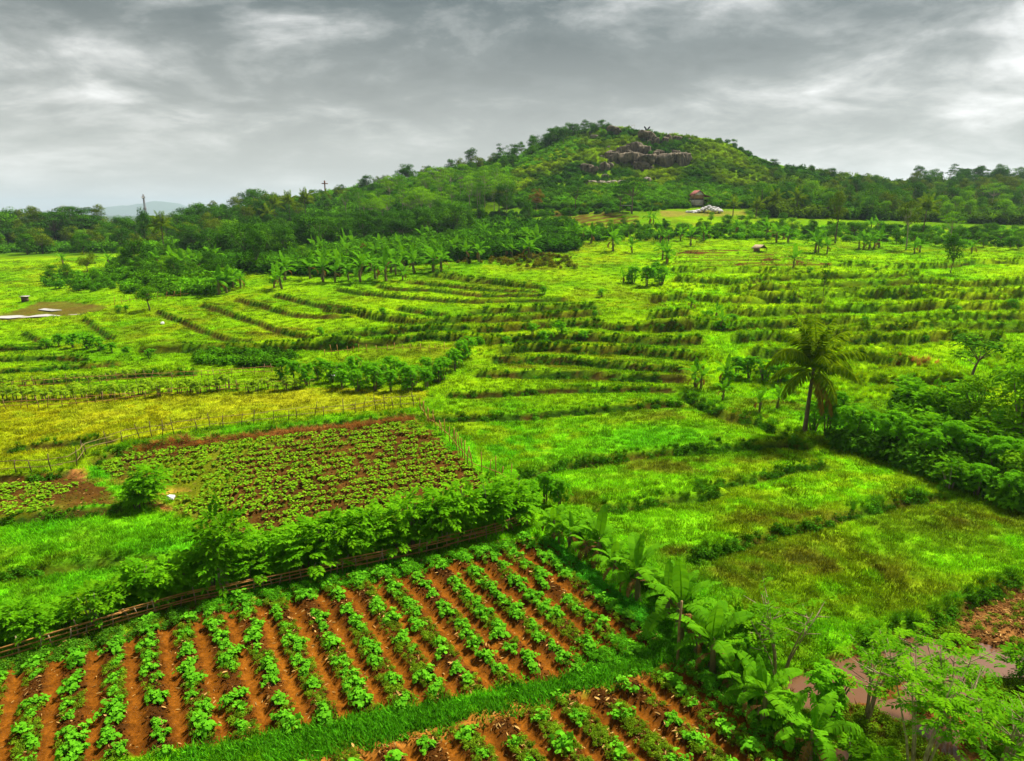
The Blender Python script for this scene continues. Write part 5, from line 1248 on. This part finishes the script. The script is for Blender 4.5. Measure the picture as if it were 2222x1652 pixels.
# ------------------------------------------------------------------ bananas
def bananas():
    near = [(R8, 1200, 750, 2.0), (R8, 1300, 810, 1.9), (R8, 1460, 890, 2.5), (R8, 1560, 1000, 2.0), (R8, 1700, 1115, 2.8), (Q3, 245, 790, 2.3), (Q3, 315, 920, 3.0), (Q3, 490, 1085, 2.7), (Q3, 590, 1200, 1.3), (Q3, 765, 1400, 2.2), (Q3, 1025, 1600, 2.2), (R8, 1240, 790, 1.6), (R8, 1395, 860, 1.8), (R8, 1640, 1060, 1.9), (Q3, 400, 1000, 1.7), (Q3, 660, 1310, 1.5), (Q3, 900, 1500, 1.6)]
    near.sort(key=lambda t: t[0]((t[1], t[2]))[0][1])
    for i, (Zf, x, y, h) in enumerate(near):
        (px, py), = Zf((x, y)); banana(at(px, py), h, f'large banana plant in the row beside the front plot, {ordn(i + 1)} from its far end', 'banana row beside the front plot', 9, 3)
    mid = [(R6, 240, 130, 1.9), (R6, 390, 180, 2.0), (R6, 420, 240, 2.2), (R6, 465, 250, 1.6), (R6, 270, 590, 2.6), (R6, 300, 600, 2.2), (R6, 450, 580, 2.8), (R6, 430, 670, 2.0), (R6, 650, 740, 2.0), (R6, 755, 720, 2.0), (R5, 1800, 190, 2.6), (R5, 1770, 195, 2.2), (R5, 2170, 350, 2.0)]
    for i, (Zf, x, y, h) in enumerate(sorted(mid, key=lambda t: t[0]((t[1], t[2]))[0][0])):
        (px, py), = Zf((x, y)); banana(at(px, py), h, f'banana plant growing among the middle terraces, {ordn(i + 1)} from the left', 'bananas among the terraces', 7, 2)
    far = [(R1, x, y) for x, y in [(1030,660),(1100,690),(1000,670),(1230,690),(1320,590),(1370,670),(1390,840),(1440,830),(1480,800),(1530,800),(1740,800),(1790,805),(1760,740),(1810,750),(1970,740),(2050,700),(2160,720),(2050,760),(2200,640),(1990,600),(2040,590),(690,560),(1720,560),(1860,570),(1920,560),(1160,700),(1270,700),(400,650),(690,660)]] + \
          [(R2, x, y) for x, y in [(90,1090),(40,1080),(180,960),(130,960),(380,1030),(320,1040),(480,1010),(560,1090),(500,1080),(720,1000),(820,1010),(780,1020),(900,1020),(980,1030),(690,1095),(740,1090),(230,1110),(290,1090),(420,1100),(640,1000),(1060,930),(1140,930),(1190,1000),(1150,1000),(1310,1010),(1230,920),(1160,850),(1090,850),(1010,880),(1320,940),(1350,950),(1290,930),(1550,900),(1590,900),(1690,910),(1640,890),(1950,970),(2170,1040),(2060,800),(1830,960),(400,850),(660,900),(620,920),(600,960),(840,960),(350,960),(520,960)]] + \
          [(R3, x, y) for x, y in [(100,820),(240,720),(320,690),(110,700),(180,690),(520,650),(690,680),(750,700),(820,700),(790,680),(1050,770),(1000,760),(1240,740),(1270,740),(1300,740),(1360,730),(1330,740),(1350,620),(1310,630),(1570,770),(1600,760),(1910,770),(980,760),(850,860),(60,700),(20,590)]] + \
          [(R5, x, y) for x, y in [(90,150),(210,190),(360,185),(460,180),(530,140),(690,120),(640,110),(1210,60),(2000,60),(300,175),(140,180),(60,190),(420,150)]]
    pts = sorted([Zf((x, y))[0] for Zf, x, y in far])
    for i, (px, py) in enumerate(pts):
        banana(at(px, py), random.uniform(3.2, 5.2), f'banana plant at the foot of the wooded hill, {ordn(i + 1)} from the left', 'bananas at the foot of the hill', 8, 1)
bananas()
# ------------------------------------------------------------------ palms
p = at(1745, 946); palm(p, 4.6, 3.9, 'tall coconut palm with drooping fronds above the right meadow', None, 20, 2, .2, rz=.3)
for i, (px, py, th, fl) in enumerate([(358,560,8,4.0),(600,505,9,4.2),(632,508,10,4.4),(665,500,10,4.2),(1083,468,6,3.6),(1679,470,4.5,4.2),(1726,468,4.5,4.2),(1590,470,3,3.2),(1640,472,3,3.2),(2000,520,7,4),(585,515,7,4)]):
    palm(at(px, py), th, fl, f'distant coconut palm at the edge of the woods, {ordn(sorted([358,600,632,665,1083,1679,1726,1590,1640,2000,585]).index(px) + 1)} from the left', 'distant palms', 13, 0, random.uniform(-.5, .5))

# ------------------------------------------------------------------ trees
def trees():
    T = lambda kind, v, px, py, top, label, wide=1.0: place_tree(kind, v, at(px, py), (py - top) / pxm(at(px, py)) * 1.02, label, None, 'tree', wide)
    T('dark', 0, 301, 590, 516, 'dark round tree standing alone before the left woods', 1.0)
    T('dark', 1, 560, 592, 498, 'tall dark tree rising among the bananas', .75)
    T('light', 0, 660, 578, 533, 'bright round topped tree behind the bananas', .8)
    T('small', 0, 325, 673, 622, 'lone small spreading tree with dark trunk on a left terrace', 1.0)
    T('green', 0, 212, 610, 590, 'small rounded tree beside the brown bank at left', .9); T('green', 1, 145, 615, 570, 'bushy tree left of the brown bank', 1.1); T('green', 2, 110, 608, 575, 'leftmost bushy tree of the left bank group', 1.1); T('olive', 0, 190, 590, 545, 'low olive tree behind the left bank', 1.1)
    T('tall', 0, 1812, 528, 420, 'tall narrow leafy tree standing in the right upper field', .85)
    T('tall', 1, 1966, 543, 434, 'tall pale trunked tree at the right upper field', .9)
    T('dark', 1, 2062, 594, 508, 'dark layered tree standing on the right terraces', .75)
    T('feathery', 0, 2060, 535, 462, 'airy tree behind the dark layered tree', 1.0)
    T('slender', 0, 1785, 652, 578, 'slender young tree with thin trunk on the lush terraces', .75)
    T('slender', 1, 1524, 648, 612, 'tiny papaya like sapling left on the lush terraces', .8)
    T('umbrella', 0, 1371, 464, 388, 'wide umbrella shaped tree below the rocky hill', 1.0); T('umbrella', 1, 1345, 462, 400, 'second umbrella tree beside the dark shelter', 1.0)
    T('umbrella', 1, 1248, 460, 395, 'feathery spreading tree at the hill foot left of the shelter', 1.1)
    T('dark', 2, 1238, 478, 450, 'small round dark tree at the edge of the upper field', .9)
    T('green', 1, 1145, 492, 437, 'dense green tree at the left side of the upper field', .8); T('green', 0, 1186, 480, 450, 'rounded tree at the corner of the upper field', .9); T('dark', 0, 1040, 486, 442, 'dark round tree below the feathery grove', .9); T('dark', 2, 965, 490, 440, 'dark tree below the middle of the feathery grove', .8); T('reddish', 0, 1163, 458, 408, 'dull reddish tree above the upper field', .9); T('green', 2, 1095, 470, 400, 'tall green tree beside the feathery grove', .8)
    T('reddish', 0, 790, 560, 525, 'orange leaved bushy tree among the bananas', .7)
    T('dark', 0, 883, 395, 352, 'big dark tree at the shoulder of the ridge', 1.0); T('dark', 1, 1023, 370, 326, 'large dark crown standing above the ridge', 1.0); T('slender', 0, 1086, 356, 318, 'lone thin trunked tree on the ridge skyline', 1.2); T('dark', 2, 1112, 350, 322, 'dark tree right of the thin skyline tree', 1.0)
    T('umbrella', 1, 1222, 328, 300, 'bright umbrella tree on the grassy hill shoulder', 1.0); T('slender', 1, 1592, 325, 305, 'small tree on the right skyline of the hill', 1.2)
    T('umbrella', 1, 552, 460, 425, 'layered dark tree on the lower left skyline', 1.0); T('dark', 1, 318, 545, 455, 'mushroom shaped dark tree in front of the telecom mast', .55)
    T('slender', 1, 2108, 822, 728, 'sparse umbrella leaved tree with pale forked stem on the right slope', 2.1)
    T('light', 0, 2189, 990, 780, 'big leafy tree with dark trunk at the right edge', 1.15); T('light', 1, 2260, 960, 720, 'tall leafy tree cut by the right edge of view', 1.2); T('light', 1, 2110, 960, 810, 'leafy tree left of the big edge tree', 1.15); T('green', 0, 2050, 935, 830, 'green bushy tree in the right thicket', 1.2); T('light', 0, 2235, 1080, 960, 'low leafy tree in the right thicket', 1.3)
    T('tall', 1, 1880, 386, 368, 'round crowned tree on the right skyline', 1.6); T('umbrella', 1, 2068, 395, 356, 'flat topped tree on the far right skyline', .9); T('dark', 0, 2140, 398, 372, 'dark crown on the far right ridge', 1.0)
    T('feathery', 1, 2150, 455, 392, 'tall feathery tree in front of the far right hill', 1.1); T('feathery', 2, 2215, 465, 400, 'feathery tree at the far right edge of the woods', 1.1)
    occupied = []
    def wood(poly, n, kinds, hs, desc, group, mind, wide=1.0):
        out = []; q = samp_poly(poly, n * 8); w = ground(q[:, 0], q[:, 1])
        for (px, py), g in zip(q, w):
            if len(out) >= n: break
            if any((g[0] - o[0]) ** 2 + (g[1] - o[1]) ** 2 < mind * mind for o in occupied): continue
            occupied.append(g); out.append((px, g))
        out.sort(key=lambda t: t[0]); gz = np.array([g for _, g in out]); z = Hz(gz[:, 0], gz[:, 1])
        for i, ((px, g), zz) in enumerate(zip(out, z)):
            k = random.choice(kinds)
            nm = {'dark':'dark broadleaf tree','green':'green broadleaf tree','olive':'olive green tree','light':'light green tree','feathery':'thin trunked feathery tree','umbrella':'layered dark tree','tall':'tall olive tree','small':'small green tree','reddish':'reddish tree','slender':'slender tree'}[k]
            place_tree(k, random.randrange(3), (g[0], g[1], zz - .1), random.uniform(*hs), f'{nm} {desc}, {ordn(i + 1)} from the left', group, 'tree', wide * random.uniform(.85, 1.15))
    wood(PP((-40,548),(240,540),(430,528),(560,508),(640,478),(560,462),(430,500),(240,528),(-40,536)), 85, ['dark','dark','green','olive','tall'], (7.0, 11), 'in the left hand woods', 'left woods', 3.5)
    wood(PP((-60,546),(120,540),(230,536),(230,524),(-60,530)), 40, ['dark','green','tall','umbrella'], (11, 16), 'at the far left end of the woods', 'far left woods', 3.5)
    wood(PP((-20,556),(200,552),(420,548),(520,540),(500,520),(200,540),(-20,546)), 30, ['green','dark','light','olive'], (5, 9), 'along the front of the left woods', 'front of left woods', 3.5)
    wood(PP((250,585),(430,555),(520,590),(500,625),(330,615)), 22, ['dark','green','light'], (3, 6), 'among the gardens below the left woods', 'garden trees at left', 3)
    wood(PP((720,490),(830,440),(1000,418),(1110,420),(1100,470),(940,490),(780,510)), 44, ['feathery'], (9, 12.5), 'in the feathery grove', 'feathery grove', 3.0)
    wood(PP((430,545),(640,500),(760,512),(900,500),(1010,490),(1000,515),(820,535),(640,560),(470,570)), 85, ['dark','dark','green','dark'], (5, 9.5), 'among the bananas of the middle slope', 'middle slope trees', 4.0)
    wood(PP((560,462),(640,480),(760,455),(880,420),(1020,400),(1110,375),(1180,330),(1110,340),(1000,366),(870,395),(700,426)), 75, ['dark','green','olive'], (3.5, 7), 'on the wooded ridge left of the hill', 'left ridge trees', 3.2)
    wood(PP((1150,325),(1200,300),(1250,288),(1320,284),(1330,290),(1260,300),(1200,330)), 24, ['dark','dark','green'], (3.5, 7.5), 'crowding the left end of the summit', 'summit trees', 2.5)
    wood(PP((1640,352),(1700,368),(1800,392),(1930,400),(1990,420),(1900,440),(1780,430),(1690,400)), 45, ['dark','green','olive'], (3, 6), 'on the right flank of the hill', 'right flank trees', 3.5)
    wood(PP((1640,448),(1760,440),(1900,448),(2060,455),(2230,455),(2230,485),(1980,482),(1800,472),(1650,462)), 48, ['green','olive','dark','light'], (5, 9.5), 'along the foot of the right woods', 'foot of right woods', 4.5)
    wood(PP((1760,432),(1900,440),(2060,442),(2230,445),(2230,412),(2000,408),(1850,405)), 55, ['green','olive','olive','dark'], (4.5, 8), 'in the right hand woods', 'right woods', 4.0)
    wood(PP((1960,396),(2060,392),(2230,392),(2260,400),(2060,403)), 36, ['dark','dark','green','umbrella'], (5, 10), 'on the far right ridge', 'far right ridge trees', 5)
    wood(PP((1420,508),(1700,505),(2230,520),(2230,545),(2000,535),(1700,520),(1500,522)), 36, ['green','small','dark','light'], (2, 4.2), 'in the hedgerow above the right terraces', 'right hedgerow trees', 3)
    wood(PP((1200,498),(1430,490),(1560,480),(1760,478),(1760,500),(1500,512),(1330,520),(1220,512)), 34, ['green','small','dark','light'], (2, 4), 'around the upper fields below the hut', 'upper field bushes and trees', 3)
    wood(PP((1530,452),(1660,452),(1660,444),(1530,444)), 10, ['green','dark','small'], (2, 3.4), 'around the red roofed hut', 'trees around the hut', 2.5)
trees()

# ------------------------------------------------------------------ undergrowth covering the hill and wood floors
def undergrowth():
    P, S, C = [], [], []
    def add(poly, n, lo, hi, c1, c2, noise=20.0):
        q = samp_poly(poly, n); w = ground(q[:, 0], q[:, 1]); t = np.clip((fbm(w[:, 0], w[:, 1], noise, 95, 3) - .5) * 3 + .5, 0, 1)[:, None]
        P.append(w); S.append(rng.uniform(lo, hi, n)); C.append((np.array([c1]) * (1 - t) + np.array([c2]) * t) * rng.uniform(.6, 1.4, (n, 1)))
    D, G, Y_ = (.030,.145,.006), (.085,.320,.007), (.190,.400,.006)
    add(PP((1080,440),(1110,380),(1200,340),(1240,300),(1310,283),(1400,288),(1500,302),(1600,322),(1700,368),(1820,398),(1760,440),(1640,450),(1200,455)), 4600, .45, 1.2, D, Y_, 14)
    add(PP((1090,455),(1640,452),(1760,445),(1760,425),(1500,400),(1150,420)), 1500, .7, 1.5, D, G)
    add(PP((420,500),(560,450),(700,428),(870,398),(1000,372),(1110,350),(1110,430),(900,490),(600,540),(400,545)), 2600, .9, 1.9, D, G)
    add(PP((-40,552),(430,548),(640,500),(420,495),(200,525),(-40,535)), 1200, 1.0, 2.2, D, G)
    add(PP((1640,470),(2240,490),(2240,400),(1930,398),(1700,370)), 2600, .9, 2.0, D, (.085,.21,.008))
    add(PP((430,585),(700,600),(900,575),(1250,545),(1250,490),(1000,480),(700,505),(450,545)), 3200, .7, 1.7, D, (.05,.21,.006))
    add(PP((1250,525),(1700,520),(2240,540),(2240,500),(1800,490),(1300,492)), 700, .4, 1.0, D, G)
    add(PP((1980,1020),(2240,1120),(2240,980),(2050,900),(1960,880)), 260, .5, 1.0, D, G)
    add(PP((1100,385),(1140,332),(1200,296),(1260,288),(1250,340)), 700, .5, 1.2, D, G)
    add(PP((230,575),(430,548),(520,600),(480,640),(420,640),(250,605)), 420, .6, 1.4, D, G)
    add(PP((1000,478),(1250,468),(1450,456),(1450,450),(1250,458),(1000,466)), 260, .4, .9, D, G)
    add(PP((100,625),(240,635),(430,645),(430,600),(250,590),(90,600)), 160, .5, 1.0, D, G)
    add(PP((980,570),(1250,585),(1240,555),(1050,548)), 110, .3, .65, (.13,.12,.010), (.10,.22,.008))
    add(PP((430,790),(600,800),(640,775),(420,770)), 120, .35, .7, D, G)
    add(PP((1790,960),(2000,1030),(2240,1110),(2240,1090),(2000,1000)), 160, .4, .9, D, (.05,.2,.01))
    q = np.concatenate(P); z = Hz(q[:, 0], q[:, 1])
    # keep the bare rock faces, the hut and the stone pile clear
    ru = np.ones(len(q), bool)
    for (px, py, r_) in [(1511,447,3.2),(1532,461,5.5),(1360,461,2.4)]:
        c = ground([px], [py])[0]; ru &= np.hypot(q[:, 0] - c[0], q[:, 1] - c[1]) > r_
    for o in col.objects:
        if o.name.split('.')[0] in ('butterfly_sculpture', 'swing_frame', 'hill_pole', 'cross_shaped_post', 'hut'):
            ru &= ~((np.abs(q[:, 0] - o.location[0]) < (1.8 if o.name[:3] != 'hut' else 3.0)) & (q[:, 1] < o.location[1] + 2) & (q[:, 1] > o.location[1] - 7))
    big = [np.array(o.location[:2]) for o in col.objects if o.name.startswith('boulder') and o.scale[0] > 2]
    S_ = np.concatenate(S)
    for b in big: ru &= ~((np.abs(q[:, 0] - b[0]) < 3.0) & (q[:, 1] < b[1] + 1) & (q[:, 1] > b[1] - 6) & (rng.uniform(0, 1, len(q)) < .55))
    q, z, S_, Cc = q[ru], z[ru], S_[ru], np.concatenate(C)[ru]
    scatter('hill_undergrowth', np.stack([q[:, 0], q[:, 1], z - .1], 1), S_, BUSH, Cc, 'tangled green undergrowth covering the hill and wood floor', .15)
undergrowth()

# ------------------------------------------------------------------ distant hill and haze
def far_hill():
    x0 = ray(305, 460)[0] * 10000; n = 160; m = 30; u = np.linspace(-1, 1, n); v = np.linspace(-1, 1, m); U, V_ = np.meshgrid(u, v)
    prof = np.interp(u, [-1, -.75, -.4, -.1, .15, .3, .5, .75, 1], [0, .35, .58, .70, .82, 1.0, .88, .45, 0]); X = x0 + U * 900; Y = 10000 + V_ * 700
    Z = prof[None] * 190 * np.clip(1 - V_ ** 2, 0, 1) + (np.random.default_rng(3).uniform(0, 12, U.shape)) * (prof[None] > .05) + (fbm(X.ravel(), Y.ravel(), 150, 3, 3).reshape(U.shape) - .5) * 30 - 2
    idx = np.arange(n * m).reshape(m, n); F = np.stack([idx[:-1, :-1], idx[:-1, 1:], idx[1:, 1:], idx[1:, :-1]], -1).reshape(-1, 4); mb = MB(); mb.add(np.stack([X.ravel(), Y.ravel(), Z.ravel()], 1), F)
    M['farhill'] = solidmat('far_forest', (.02,.055,.012), (.05,.10,.02), .05, .95, 0)
    tag(obj('hill', mb.mesh('hill', M['farhill'])), 'pale wooded hill fading into the distance', kind='structure')
far_hill()
def haze():
    m, nt, out = newmat('haze_air'); pv = N(nt, 'ShaderNodeVolumePrincipled'); pv.inputs['Color'].default_value = (.62, .78, .90, 1); pv.inputs['Density'].default_value = .00011; pv.inputs['Anisotropy'].default_value = .2
    nt.links.new(pv.outputs[0], out.inputs['Volume']); mb = MB(); box(mb, (0, 5900, 120), (36000, 12200, 250)); o = obj('haze', mb.mesh('haze', m)); tag(o, 'thin pale haze over the valley', kind='stuff')
haze()
